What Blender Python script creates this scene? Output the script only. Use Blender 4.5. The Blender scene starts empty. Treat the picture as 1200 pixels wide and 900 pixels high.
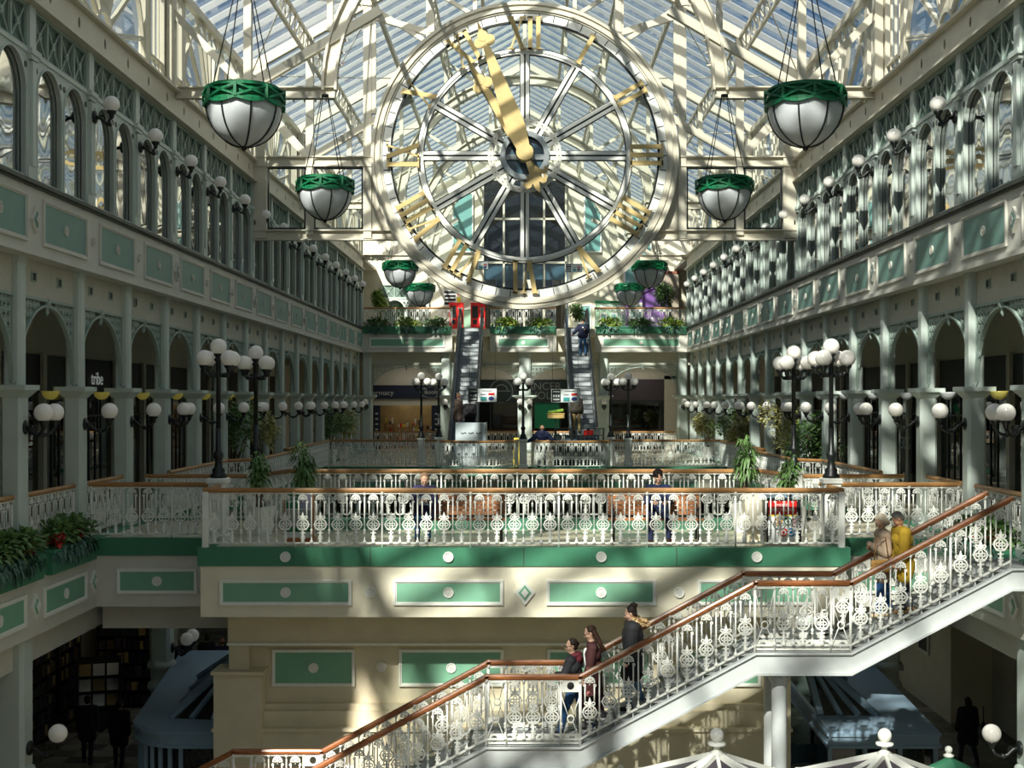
import bpy, math, random
from mathutils import Vector, Matrix, Euler
RND = random.Random(11)
PI = math.pi
SC = bpy.context.scene
COL = SC.collection
# ---------------------------------------------------------------- place: metres, camera at the origin of X/Y, eye 9.42 m above the ground floor
EYE = 9.42
L1 = 6.6            # first gallery floor
L2 = 13.2           # second gallery floor
BAY = 3.05          # column spacing of the arcades
Y0 = 25.6           # a column row
def E(z): return EYE + z          # heights measured from the eye line
def colY(i): return Y0 + BAY * i
ORD = ['zeroth', 'first', 'second', 'third', 'fourth', 'fifth', 'sixth', 'seventh', 'eighth', 'ninth', 'tenth', 'eleventh', 'twelfth',
       'thirteenth', 'fourteenth', 'fifteenth', 'sixteenth', 'seventeenth', 'eighteenth', 'nineteenth', 'twentieth']

# ---------------------------------------------------------------- materials
def lin(c):
    r = []
    for v in c[:3]:
        v = v / 255.0
        r.append(v / 12.92 if v <= 0.04045 else ((v + 0.055) / 1.055) ** 2.4)
    return (r[0], r[1], r[2], 1.0)
def mat(name, rgb, rough=0.55, metal=0.0, vary=0.08, scale=6.0, bump=0.0, bscale=40.0, spec=0.5, emit=None, estr=0.0, coat=0.0, dirt=0.0):
    m = bpy.data.materials.new(name); m.use_nodes = True
    nt = m.node_tree; b = nt.nodes['Principled BSDF']
    b.inputs['Roughness'].default_value = rough; b.inputs['Metallic'].default_value = metal
    b.inputs['Specular IOR Level'].default_value = spec
    b.inputs['Coat Weight'].default_value = coat
    tc = nt.nodes.new('ShaderNodeTexCoord')
    c = lin(rgb)
    if vary > 0:
        n = nt.nodes.new('ShaderNodeTexNoise'); n.inputs['Scale'].default_value = scale; n.inputs['Detail'].default_value = 5
        r = nt.nodes.new('ShaderNodeValToRGB')
        r.color_ramp.elements[0].position = 0.3; r.color_ramp.elements[1].position = 0.7
        r.color_ramp.elements[0].color = tuple(min(1, x * (1 - vary)) for x in c[:3]) + (1,)
        r.color_ramp.elements[1].color = tuple(min(1, x * (1 + vary)) for x in c[:3]) + (1,)
        nt.links.new(tc.outputs['Object'], n.inputs['Vector']); nt.links.new(n.outputs['Fac'], r.inputs['Fac'])
        nt.links.new(r.outputs['Color'], b.inputs['Base Color'])
    else:
        b.inputs['Base Color'].default_value = c
    if bump > 0:
        n2 = nt.nodes.new('ShaderNodeTexNoise'); n2.inputs['Scale'].default_value = bscale
        bp = nt.nodes.new('ShaderNodeBump'); bp.inputs['Strength'].default_value = bump; bp.inputs['Distance'].default_value = 0.01
        nt.links.new(tc.outputs['Object'], n2.inputs['Vector']); nt.links.new(n2.outputs['Fac'], bp.inputs['Height'])
        nt.links.new(bp.outputs['Normal'], b.inputs['Normal'])
    if emit:
        b.inputs['Emission Color'].default_value = lin(emit); b.inputs['Emission Strength'].default_value = estr
    return m
def wood(name, a, bcol, rough=0.4, sc=(3, 3, 40)):
    m = bpy.data.materials.new(name); m.use_nodes = True
    nt = m.node_tree; b = nt.nodes['Principled BSDF']; b.inputs['Roughness'].default_value = rough
    tc = nt.nodes.new('ShaderNodeTexCoord'); mp = nt.nodes.new('ShaderNodeMapping'); mp.inputs['Scale'].default_value = sc
    n = nt.nodes.new('ShaderNodeTexNoise'); n.inputs['Scale'].default_value = 2.0; n.inputs['Detail'].default_value = 6
    r = nt.nodes.new('ShaderNodeValToRGB'); r.color_ramp.elements[0].color = lin(a); r.color_ramp.elements[1].color = lin(bcol)
    r.color_ramp.elements[0].position = 0.35; r.color_ramp.elements[1].position = 0.65
    nt.links.new(tc.outputs['Object'], mp.inputs['Vector']); nt.links.new(mp.outputs['Vector'], n.inputs['Vector'])
    nt.links.new(n.outputs['Fac'], r.inputs['Fac']); nt.links.new(r.outputs['Color'], b.inputs['Base Color'])
    return m
def glass(name, tint=(255, 255, 255), refl=0.12, rough=0.02, wob=0.0, through=1.0):
    """architectural pane: lets light straight through, mirrors a little (more at a grazing angle)"""
    m = bpy.data.materials.new(name); m.use_nodes = True
    nt = m.node_tree; nt.nodes.clear()
    out = nt.nodes.new('ShaderNodeOutputMaterial'); mix = nt.nodes.new('ShaderNodeMixShader')
    tr = nt.nodes.new('ShaderNodeBsdfTransparent'); gl = nt.nodes.new('ShaderNodeBsdfGlossy')
    c = lin(tint); tr.inputs['Color'].default_value = tuple(x * through for x in c[:3]) + (1,)
    gl.inputs['Roughness'].default_value = rough
    lw = nt.nodes.new('ShaderNodeLayerWeight'); lw.inputs['Blend'].default_value = 0.35
    mr = nt.nodes.new('ShaderNodeMapRange'); mr.inputs['To Min'].default_value = refl; mr.inputs['To Max'].default_value = min(0.9, refl + 0.45)
    nt.links.new(lw.outputs['Facing'], mr.inputs['Value']); nt.links.new(mr.outputs['Result'], mix.inputs['Fac'])
    nt.links.new(tr.outputs['BSDF'], mix.inputs[1]); nt.links.new(gl.outputs['BSDF'], mix.inputs[2])
    if wob > 0:
        tc = nt.nodes.new('ShaderNodeTexCoord'); n = nt.nodes.new('ShaderNodeTexNoise'); n.inputs['Scale'].default_value = 0.9; n.inputs['Detail'].default_value = 0.5
        bp = nt.nodes.new('ShaderNodeBump'); bp.inputs['Strength'].default_value = wob; bp.inputs['Distance'].default_value = 0.1
        nt.links.new(tc.outputs['Object'], n.inputs['Vector']); nt.links.new(n.outputs['Fac'], bp.inputs['Height'])
        nt.links.new(bp.outputs['Normal'], gl.inputs['Normal'])
    nt.links.new(mix.outputs['Shader'], out.inputs['Surface'])
    return m
def translucent(name, rgb, amt=0.5, clear=0.5):
    m = bpy.data.materials.new(name); m.use_nodes = True
    nt = m.node_tree; nt.nodes.clear()
    out = nt.nodes.new('ShaderNodeOutputMaterial'); mix = nt.nodes.new('ShaderNodeMixShader')
    d = nt.nodes.new('ShaderNodeBsdfDiffuse'); t = nt.nodes.new('ShaderNodeBsdfTranslucent')
    d.inputs['Color'].default_value = lin(rgb); t.inputs['Color'].default_value = lin(rgb); mix.inputs['Fac'].default_value = amt
    nt.links.new(d.outputs['BSDF'], mix.inputs[1]); nt.links.new(t.outputs['BSDF'], mix.inputs[2])
    m2 = nt.nodes.new('ShaderNodeMixShader'); tr = nt.nodes.new('ShaderNodeBsdfTransparent'); m2.inputs['Fac'].default_value = clear
    nt.links.new(mix.outputs['Shader'], m2.inputs[1]); nt.links.new(tr.outputs['BSDF'], m2.inputs[2]); nt.links.new(m2.outputs['Shader'], out.inputs['Surface'])
    return m
def bricks(name, a, b_, mortar, sx, rough=0.6, w=0.5, h=0.25, ms=0.02, off=0.5):
    m = bpy.data.materials.new(name); m.use_nodes = True
    nt = m.node_tree; b = nt.nodes['Principled BSDF']; b.inputs['Roughness'].default_value = rough
    tc = nt.nodes.new('ShaderNodeTexCoord'); t = nt.nodes.new('ShaderNodeTexBrick')
    t.inputs['Color1'].default_value = lin(a); t.inputs['Color2'].default_value = lin(b_); t.inputs['Mortar'].default_value = lin(mortar)
    t.inputs['Scale'].default_value = sx; t.inputs['Brick Width'].default_value = w; t.inputs['Row Height'].default_value = h; t.inputs['Mortar Size'].default_value = ms
    t.offset = off
    nt.links.new(tc.outputs['Object'], t.inputs['Vector']); nt.links.new(t.outputs['Color'], b.inputs['Base Color'])
    return m

M = {}
M['cream'] = mat('cream_paint', (226, 219, 196), 0.5, vary=0.05, scale=2.0)
M['stone'] = mat('cream_render', (216, 206, 178), 0.75, vary=0.06, scale=2.5, bump=0.1)
M['greycream'] = mat('pale_grey_paint', (205, 203, 192), 0.55, vary=0.05, scale=2.0)
M['steel'] = mat('cream_steel', (212, 205, 186), 0.45, vary=0.05, scale=1.5)
M['white'] = mat('white_iron', (236, 236, 228), 0.42, vary=0.04, scale=8)
M['mint'] = mat('mint_column_paint', (194, 205, 197), 0.5, vary=0.05, scale=2.0)
M['teal'] = mat('teal_panel_paint', (112, 150, 141), 0.5, vary=0.06, scale=3.0)
M['sage'] = mat('green_panel_paint', (120, 172, 143), 0.5, vary=0.05, scale=3.0)
M['green'] = mat('deep_green_paint', (62, 126, 96), 0.5, vary=0.06, scale=3.0)
M['dkgreen'] = mat('bottle_green_enamel', (16, 108, 68), 0.4, vary=0.1, scale=6.0)
M['lattice'] = mat('grey_green_lattice', (158, 176, 166), 0.5, vary=0.05)
M['latticeback'] = mat('dull_teal_board', (98, 122, 112), 0.6, vary=0.08)
M['iron'] = mat('black_iron', (22, 26, 25), 0.4, vary=0.1)
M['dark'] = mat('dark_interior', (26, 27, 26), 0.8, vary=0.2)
M['soffit'] = mat('soffit_paint', (200, 197, 182), 0.7, vary=0.05)
M['coping'] = mat('dark_coping', (62, 66, 60), 0.5, vary=0.1)
M['rail'] = wood('oak_handrail', (150, 104, 58), (186, 138, 84), 0.38)
M['railred'] = wood('mahogany_handrail', (124, 70, 36), (168, 104, 56), 0.32)
M['bench'] = wood('bench_timber', (142, 88, 50), (176, 116, 70), 0.45)
M['gold'] = mat('gold_leaf', (206, 180, 122), 0.45, metal=0.15, vary=0.1, scale=3.0)
M['globe'] = mat('opal_glass', (236, 232, 224), 0.18, vary=0.03, scale=10, emit=(255, 246, 230), estr=0.03)
M['bowl'] = mat('frosted_bowl', (206, 210, 212), 0.3, vary=0.06, scale=3)
M['pane'] = glass('clear_pane', (248, 252, 251), 0.03)
M['roofpane'] = glass('roof_pane', (242, 249, 251), 0.015)
M['arcpane'] = glass('arcade_pane', (200, 222, 216), 0.5, 0.03, wob=0.35)
M['darkpane'] = glass('dark_shop_pane', (90, 100, 98), 0.10)
M['roofbar'] = translucent('white_roof_bar', (238, 238, 234), 0.55, .42)
M['bluepane'] = mat('blue_glass', (60, 84, 98), 0.08, vary=0.15, scale=1.2, spec=0.8)
M['rubber'] = mat('black_rubber', (24, 25, 27), 0.45, vary=0.05)
M['alu'] = mat('brushed_aluminium', (150, 156, 158), 0.35, metal=0.6, vary=0.06)
M['stepgrey'] = mat('escalator_step', (178, 184, 186), 0.45, metal=0.2, vary=0.08)
M['escglass'] = mat('escalator_panel', (66, 76, 84), 0.2, metal=0.3, vary=0.05)
M['tread'] = mat('grey_terrazzo', (150, 152, 150), 0.5, vary=0.12, scale=30)
M['channel'] = mat('light_grey_channel', (198, 202, 201), 0.42, vary=0.04)
M['bluegrey'] = mat('blue_grey_canopy', (140, 164, 182), 0.4, vary=0.05)
M['leaf'] = mat('leaf_green', (92, 126, 66), 0.5, vary=0.35, scale=9)
M['leaf2'] = mat('yellow_green_leaf', (140, 164, 66), 0.5, vary=0.3, scale=9)
M['leaf3'] = mat('olive_leaf', (186, 182, 118), 0.55, vary=0.3, scale=9)
M['bluefol'] = mat('blue_green_trailing_leaf', (78, 112, 100), 0.6, vary=0.25, scale=9)
M['red'] = mat('red_flower', (178, 36, 30), 0.5, vary=0.2)
M['bark'] = mat('brown_bark', (92, 72, 50), 0.8, vary=0.2)
M['redpaint'] = mat('red_enamel', (206, 34, 30), 0.35, vary=0.05)
M['navy'] = mat('navy_board', (26, 34, 56), 0.45, vary=0.06)
M['dgboard'] = mat('dark_green_board', (28, 42, 42), 0.5, vary=0.06)
M['plum'] = mat('plum_board', (66, 58, 66), 0.5, vary=0.06)
M['lettergrey'] = mat('pale_lettering', (188, 192, 190), 0.5, vary=0)
M['dimletter'] = mat('dim_lettering', (112, 118, 116), 0.5, vary=0)
M['black'] = mat('black_board', (20, 22, 23), 0.5, vary=0)
M['pale'] = mat('pale_board', (222, 225, 224), 0.4, vary=0.02)
M['purple'] = mat('purple_render', (124, 84, 158), 0.6, vary=0.04)
M['brick'] = bricks('red_brick', (150, 84, 62), (128, 70, 52), (170, 158, 140), 3.0)
M['yellowbowl'] = mat('yellow_glass', (178, 170, 92), 0.3, vary=0.05, emit=(226, 208, 90), estr=0.1)
M['kiosk'] = mat('kiosk_panel', (196, 204, 208), 0.35, vary=0.04)
M['yellow'] = mat('yellow_plastic', (214, 190, 60), 0.4, vary=0.03)
M['floor'] = bricks('cream_floor_tiles', (206, 198, 172), (198, 190, 164), (160, 152, 132), 1.0, 0.25, 0.6, 0.6, 0.006, 0.0)
M['floor0'] = bricks('grey_floor_tiles', (150, 146, 134), (70, 70, 66), (90, 88, 82), 1.0, 0.25, 0.6, 0.6, 0.006, 0.0)
M['warm'] = mat('warm_shop_interior', (150, 128, 84), 0.7, vary=0.25, scale=1.5)

# ---------------------------------------------------------------- mesh builder: collects shapes, links them as ONE mesh object
class MB:
    def __init__(s): s.v = []; s.f = []; s.mi = []; s.sm = []; s.M = Matrix(); s.m = 0
    def add(s, vs, fs, smooth=False):
        o = len(s.v); Mx = s.M
        s.v += [tuple(Mx @ Vector(p)) for p in vs]
        s.f += [tuple(i + o for i in f) for f in fs]
        s.mi += [s.m] * len(fs); s.sm += [smooth] * len(fs)
        return s
    def box(s, x0, x1, y0, y1, z0, z1):
        v = [(x, y, z) for z in (z0, z1) for y in (y0, y1) for x in (x0, x1)]
        return s.add(v, [(0, 2, 3, 1), (4, 5, 7, 6), (0, 1, 5, 4), (2, 6, 7, 3), (0, 4, 6, 2), (1, 3, 7, 5)])
    def bbox(s, x0, x1, y0, y1, z0, z1, b=0.02):
        """box with its upright edges and its top chamfered"""
        def ring(i, z): return [(x0 + i + b, y0 + i, z), (x1 - i - b, y0 + i, z), (x1 - i, y0 + i + b, z), (x1 - i, y1 - i - b, z), (x1 - i - b, y1 - i, z), (x0 + i + b, y1 - i, z), (x0 + i, y1 - i - b, z), (x0 + i, y0 + i + b, z)]
        v = ring(0, z0) + ring(0, z1 - b) + ring(b * .9, z1)
        f = [tuple(reversed(range(8)))] + [(k, (k + 1) % 8, 8 + (k + 1) % 8, 8 + k) for k in range(8)] + [(8 + k, 8 + (k + 1) % 8, 16 + (k + 1) % 8, 16 + k) for k in range(8)] + [tuple(range(16, 24))]
        return s.add(v, f)
    def tube(s, pts, r, n=8, closed=False, smooth=True, r2=None):
        pts = [Vector(p) for p in pts]; N = len(pts)
        rs = [r] * N if not isinstance(r, (list, tuple)) else list(r)
        vs = []; up0 = None
        for i, p in enumerate(pts):
            a = pts[i - 1] if (i > 0 or closed) else p; b = pts[(i + 1) % N] if (i < N - 1 or closed) else p
            d = (b - a)
            d = d.normalized() if d.length > 1e-9 else Vector((0, 0, 1))
            if up0 is None: up0 = Vector((0, 0, 1)) if abs(d.z) < 0.9 else Vector((0, 1, 0))
            x = d.cross(up0)
            x = x.normalized() if x.length > 1e-6 else d.orthogonal().normalized()
            y = x.cross(d).normalized(); up0 = y
            for k in range(n):
                t = 2 * PI * k / n
                vs.append(p + x * math.cos(t) * rs[i] + y * math.sin(t) * (rs[i] if r2 is None else r2))
        fs = []
        for i in range(N if closed else N - 1):
            j = (i + 1) % N
            for k in range(n):
                k2 = (k + 1) % n
                fs.append((i * n + k, i * n + k2, j * n + k2, j * n + k))
        if not closed: fs += [tuple(reversed(range(n))), tuple(range((N - 1) * n, N * n))]
        return s.add(vs, fs, smooth)
    def beam(s, a, b, w, h, up=(0, 0, 1)):
        """square-section bar from a to b; w across, h along UP"""
        a = Vector(a); b = Vector(b); d = (b - a).normalized(); up = Vector(up)
        x = d.cross(up)
        x = x.normalized() if x.length > 1e-6 else d.orthogonal().normalized()
        y = x.cross(d).normalized()
        vs = []
        for p in (a, b):
            for sx, sy in ((-1, -1), (1, -1), (1, 1), (-1, 1)): vs.append(p + x * sx * w / 2 + y * sy * h / 2)
        return s.add(vs, [(3, 2, 1, 0), (4, 5, 6, 7), (0, 1, 5, 4), (1, 2, 6, 5), (2, 3, 7, 6), (3, 0, 4, 7)])
    def ibeam(s, a, b, w, h, t=0.03, up=(0, 0, 1)):
        a = Vector(a); b = Vector(b); up = Vector(up); d = (b - a).normalized(); x = d.cross(up).normalized(); y = x.cross(d).normalized()
        s.beam(a, b, t, h, up); s.beam(a + y * (h / 2 - t / 2), b + y * (h / 2 - t / 2), w, t, up); s.beam(a - y * (h / 2 - t / 2), b - y * (h / 2 - t / 2), w, t, up)
        return s
    def lathe(s, prof, n=16, c=(0, 0, 0), smooth=True, a0=0.0, a1=2 * PI):
        full = abs(a1 - a0 - 2 * PI) < 1e-6; vs = []; fs = []; m = n if full else n + 1
        for (r, z) in prof:
            for k in range(m):
                t = a0 + (a1 - a0) * k / n
                vs.append((c[0] + r * math.cos(t), c[1] + r * math.sin(t), c[2] + z))
        for i in range(len(prof) - 1):
            for k in range(n):
                k2 = (k + 1) % m
                fs.append((i * m + k, i * m + k2, (i + 1) * m + k2, (i + 1) * m + k))
        if full and prof[0][0] > 1e-6: fs.append(tuple(reversed(range(m))))
        if full and prof[-1][0] > 1e-6: fs.append(tuple(range((len(prof) - 1) * m, len(prof) * m)))
        return s.add(vs, fs, smooth)
    def ball(s, c, r, n=16, m=10, sc=(1, 1, 1)):
        vs = [(c[0], c[1], c[2] - r * sc[2])]; fs = []
        for i in range(1, m):
            p = PI * i / m
            for k in range(n):
                t = 2 * PI * k / n
                vs.append((c[0] + r * sc[0] * math.sin(p) * math.cos(t), c[1] + r * sc[1] * math.sin(p) * math.sin(t), c[2] - r * sc[2] * math.cos(p)))
        vs.append((c[0], c[1], c[2] + r * sc[2]))
        for k in range(n):
            k2 = (k + 1) % n
            fs.append((0, 1 + k2, 1 + k)); fs.append((len(vs) - 1, 1 + (m - 2) * n + k, 1 + (m - 2) * n + k2))
            for i in range(m - 2): fs.append((1 + i * n + k, 1 + i * n + k2, 1 + (i + 1) * n + k2, 1 + (i + 1) * n + k))
        return s.add(vs, fs, True)
    def prism(s, poly, y0, y1, smooth=False):
        """polygon in X,Z pushed from y0 to y1"""
        n = len(poly); vs = [(p[0], y0, p[1]) for p in poly] + [(p[0], y1, p[1]) for p in poly]
        fs = [tuple(range(n)), tuple(reversed(range(n, 2 * n)))] + [((k + 1) % n, k, n + k, n + (k + 1) % n) for k in range(n)]
        return s.add(vs, fs, smooth)
    def ring(s, c, r0, r1, y0, y1, a0=0.0, a1=2 * PI, n=48, ex=1.0, ez=1.0):
        """flat ring in the X,Z plane about (c.x, c.z), from y0 to y1"""
        full = abs(a1 - a0 - 2 * PI) < 1e-6; m = n if full else n + 1; vs = []; fs = []
        for k in range(m):
            t = a0 + (a1 - a0) * k / n; ct, st = math.cos(t), math.sin(t)
            for (r, y) in ((r0, y0), (r1, y0), (r1, y1), (r0, y1)): vs.append((c[0] + r * ct * ex, y, c[1] + r * st * ez))
        for k in range(n):
            j = ((k + 1) % m) * 4; i = k * 4
            for q in range(4): fs.append((i + q, i + (q + 1) % 4, j + (q + 1) % 4, j + q))
        if not full: fs += [(0, 3, 2, 1), (n * 4, n * 4 + 1, n * 4 + 2, n * 4 + 3)]
        return s.add(vs, fs, False)
    def holed(s, x0, x1, z0, z1, y0, y1, hx, hz, rx, rz, n=20):
        """plate in X,Z with an oval hole at (hx, hz)"""
        o = []; i = []
        for k in range(n):
            t = 2 * PI * (k + .5) / n; c, q = math.cos(t), math.sin(t)
            i.append((hx + rx * c, hz + rz * q))
            tx = ((x1 - hx) / c if c > 0 else (x0 - hx) / c) if abs(c) > 1e-6 else 1e9
            tz = ((z1 - hz) / q if q > 0 else (z0 - hz) / q) if abs(q) > 1e-6 else 1e9
            t_ = min(tx, tz); o.append((hx + c * t_, hz + q * t_))
        vs = [(p[0], y, p[1]) for y in (y0, y1) for p in o + i]; fs = []; N = 2 * n
        corners = [(x0, z0), (x1, z0), (x1, z1), (x0, z1)]
        for k in range(n):
            j = (k + 1) % n
            fs.append((k, j, n + j, n + k)); fs.append((N + k, N + n + k, N + n + j, N + j)); fs.append((n + k, n + j, N + n + j, N + n + k))
        s.add(vs, fs)
        for (cx, cz) in corners:                                     # the four corner triangles
            near = sorted(range(n), key=lambda k: (o[k][0] - cx) ** 2 + (o[k][1] - cz) ** 2)[:2]
            a, b = o[near[0]], o[near[1]]
            s.prism([(cx, cz), a, b], y0, y1)
        return s
    def capsule(s, a, b, r0, r1, n=12):
        a = Vector(a); b = Vector(b)
        s.ball(a, r0, n, 8); s.ball(b, r1, n, 8)
        if (b - a).length > 1e-5: s.tube([a, b], [r0, r1], n)
        return s
    def leaf(s, p, d, L, w, curl=0.3):
        d = Vector(d).normalized(); side = d.cross(Vector((RND.uniform(-.4, .4), RND.uniform(-.4, .4), 1)))
        side = side.normalized() if side.length > 1e-5 else Vector((1, 0, 0))
        n = side.cross(d); p = Vector(p); mid = p + d * L * .5 + n * L * .06; tip = p + d * L - Vector((0, 0, L * curl))
        return s.add([p, mid + side * w, tip, mid - side * w], [(0, 1, 3), (1, 2, 3)], False)
    def clump(s, c, rad, n, L, w, curl=0.35, up=0.3):
        for _ in range(n):
            while True:
                q = Vector((RND.uniform(-1, 1), RND.uniform(-1, 1), RND.uniform(-1, 1)))
                if .05 < q.length < 1: break
            q = q * (0.6 + 0.4 * q.length)
            p = Vector((c[0] + q.x * rad[0], c[1] + q.y * rad[1], c[2] + q.z * rad[2]))
            d = Vector((q.x + RND.uniform(-.5, .5), q.y + RND.uniform(-.5, .5), q.z * .6 + up + RND.uniform(-.4, .4)))
            s.leaf(p, d, L * RND.uniform(.7, 1.25), w * RND.uniform(.7, 1.2), curl)
        return s
    def mesh(s, name, mats):
        me = bpy.data.meshes.new(name); me.from_pydata(s.v, [], s.f)
        for m in (mats if isinstance(mats, (list, tuple)) else [mats]): me.materials.append(m)
        me.polygons.foreach_set('material_index', s.mi); me.polygons.foreach_set('use_smooth', s.sm); me.update()
        return me
    def build(s, name, mats, parent=None, loc=(0, 0, 0), rz=0.0):
        return put(name, s.mesh(name, mats), parent, loc, rz)
def put(name, me, parent=None, loc=(0, 0, 0), rz=0.0):
    o = bpy.data.objects.new(name, me); COL.objects.link(o); o.parent = parent; o.location = loc; o.rotation_euler = (0, 0, rz)
    return o
def thing(name, label, cat, loc=(0, 0, 0), rz=0.0, group=None):
    o = bpy.data.objects.new(name, None); COL.objects.link(o); o.location = loc; o.rotation_euler = (0, 0, rz); o.empty_display_size = .2
    return tag(o, label, cat, group)
def tag(o, label, cat, group=None):
    o['label'] = label; o['category'] = cat
    if group: o['group'] = group
    return o
def struct(o): o['kind'] = 'structure'; return o
def dup(root, loc=None, rz=None, label=None, group=None):
    def cp(o, par):
        c = o.copy(); COL.objects.link(c); c.parent = par
        for ch in o.children: cp(ch, c)
        return c
    r = cp(root, None)
    if loc is not None: r.location = loc
    if rz is not None: r.rotation_euler = (0, 0, rz)
    if label: r['label'] = label
    if group: r['group'] = group
    return r
def letters(name, body, size, m, parent, loc, rot=(PI / 2, 0, 0), ext=0.006, align='LEFT'):
    c = bpy.data.curves.new(name, 'FONT'); c.body = body; c.size = size; c.extrude = ext; c.align_x = align; c.align_y = 'CENTER'
    c.materials.append(m); o = bpy.data.objects.new('tmp', c); COL.objects.link(o)
    dg = bpy.context.evaluated_depsgraph_get(); dg.update(); me = bpy.data.meshes.new_from_object(o.evaluated_get(dg)); bpy.data.objects.remove(o); bpy.data.curves.remove(c)
    o = put(name, me, parent, loc); o.rotation_euler = rot
    return o
# ================================================================= THE BUILDING
WN = [0]
def winname(): WN[0] += 1; return 'window_%d' % WN[0]
TN = [0]
def trimname(): TN[0] += 1; return 'trim_%d' % TN[0]
IA, IB = -4, 14                      # arcade columns kept: colY(-4)=13.4 .. colY(14)=68.3
YA, YB = 11.0, 68.0
XG = 8.7                             # face of the galleries
MIR = {1: Matrix(), -1: Matrix.Diagonal((-1, 1, 1, 1))}
SIDE = {1: 'right', -1: 'left'}

# ---- floors, slabs, outer walls
b = MB().box(-14, 14, -16, 90, -.2, 0); struct(b.build('floor', M['floor0']))
for sg in (1, -1):
    sd = SIDE[sg]
    b = MB(); b.M = MIR[sg]; b.box(XG + .02, 13.6, YA, 80, L1 - 1.3, L1); struct(b.build('floor_%s_first' % sd, M['floor']))
    b = MB(); b.M = MIR[sg]; b.box(XG + .02, 13.6, YA, 80, E(2.60), E(3.76)); struct(b.build('floor_%s_second' % sd, M['soffit']))
    b = MB(); b.M = MIR[sg]; b.box(8.9, 13.6, YA, 80, E(7.75), E(7.9)); struct(b.build('ceiling_%s_gallery' % sd, M['soffit']))
    b = MB(); b.M = MIR[sg]; b.box(13.6, 13.8, -16, 90, 0, E(2.6)); struct(b.build('wall_%s_lower' % sd, M['soffit']))
    b = MB(); b.M = MIR[sg]; b.box(13.6, 13.8, -16, 90, E(2.6), E(7.9)); struct(b.build('wall_%s_upper' % sd, M['cream']))
    b = MB(); b.M = MIR[sg]; b.box(XG + .02, 13.6, YA - .2, YA, 0, E(7.9)); struct(b.build('wall_%s_end' % sd, M['soffit']))

# ---- arcade columns, lower storey (gallery) and ground floor
def chamf(h, c): return [(-h + c, -h), (h - c, -h), (h, -h + c), (h, h - c), (h - c, h), (-h + c, h), (-h, h - c), (-h, -h + c)]
def shaft(b, h, c, z0, z1, h2=None, c2=None):
    p = chamf(h, c); q = chamf(h2 or h, c2 or c)
    b.add([(x, y, z0) for x, y in p] + [(x, y, z1) for x, y in q], [tuple(reversed(range(8))), tuple(range(8, 16))] + [(k, (k + 1) % 8, 8 + (k + 1) % 8, 8 + k) for k in range(8)])
b = MB()
shaft(b, .26, .03, 0, .16); shaft(b, .26, .03, .16, .24, .2, .05)
shaft(b, .19, .055, .22, 2.86); shaft(b, .19, .05, 2.86, 3.0, .31, .03); shaft(b, .33, .02, 3.0, 3.09)
shaft(b, .155, .045, 3.09, E(2.60) - L1); shaft(b, .17, .03, E(2.45) - L1, E(2.60) - L1)
col1 = b.mesh('arcade_column', M['mint'])
b = MB()
b.lathe([(.36, 0), (.36, .2), (.3, .26), (.27, .3), (.27, 2.2), (.33, 2.24), (.36, 2.32), (.33, 2.4), (.27, 2.44), (.27, 2.72), (.34, 2.76), (.36, 2.82), (.34, 2.9), (.26, 2.95)], 16)
shaft(b, .25, .07, 2.95, L1 - 1.36)
col0 = b.mesh('ground_column', M['mint'])
for sg in (-1, 1):
    for i in range(IA, IB + 1):
        struct(put('arcade_column', col1, None, (sg * 9.05, colY(i), L1)))
        if i % 3 == 2: struct(put('ground_column', col0, None, (sg * 9.05, colY(i), 0)))

# ---- iron arch between two columns: pierced spandrels over an elliptical arch
def spandrel(half, crown, spring, top, dy=.03, step=.17):
    b = MB(); N = 20
    ar = [(half * math.cos(PI * k / N), spring + (crown - spring) * math.sin(PI * k / N)) for k in range(N + 1)]
    for s_ in (-1, 1):
        pass
    for k in range(N):                                              # the arch rib
        b.beam((ar[k][0], 0, ar[k][1]), (ar[k + 1][0], 0, ar[k + 1][1]), .09, .045, (0, 0, 1) if 3 < k < N - 4 else (1, 0, 0))
    b.box(-half - .03, half + .03, -.05, .05, top - .05, top)
    for s_ in (-1, 1): b.box(s_ * half - .025, s_ * half + .025, -dy, dy, spring, top)
    def archz(x): return spring + (crown - spring) * math.sqrt(max(0, 1 - (x / half) ** 2))
    for s_ in (-1, 1):
        r = step * .5; z = top - .05 - r
        while z > spring + .1:
            x = half - r
            while x > .1:
                if archz(x) + r * .55 < z:
                    for rr in (r * .98, r * .5):
                        b.ring((s_ * x, z), rr - .02, rr, -.012, .012, n=10)
                    b.beam((s_ * (x - r), 0, z), (s_ * (x + r), 0, z), .02, .018)
                    b.beam((s_ * x, 0, z - r), (s_ * x, 0, z + r), .02, .018, (1, 0, 0))
                x -= r * 2
            z -= r * 2
    b.lathe([(.0, -.2), (.05, -.13), (.03, -.05), (.09, .02), (.09, .1), (.03, .14)], 8, (0, 0, crown))
    b.tube([(half - .03, 0, spring), (half - .06, -.06, spring - .12), (half - .02, -.08, spring - .04)], .02, 5)
    b.tube([(-half + .03, 0, spring), (-half + .06, -.06, spring - .12), (-half + .02, -.08, spring - .04)], .02, 5)
    return b
sp1 = spandrel(1.39, E(1.78), E(.36), E(1.90)).mesh('arch_trim', M['lattice'])
b = MB(); b.box(-1.4, 1.4, -.06, .1, E(1.88), E(2.62)); wl = b
b.m = 1
for x in (-.78, .5): b.box(x, x + .17, -.075, 0, E(2.2), E(2.34))
b.m = 2
for x in (-.78, .5):
    for (x0, x1, z0, z1) in ((x - .02, x, 2.18, 2.36), (x + .17, x + .19, 2.18, 2.36), (x, x + .17, 2.34, 2.36), (x, x + .17, 2.18, 2.2)): b.box(x0, x1, -.09, 0, E(z0), E(z1))
wallpiece = b.mesh('wall_over_arch', [M['soffit'], M['black'], M['lattice']])
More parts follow.
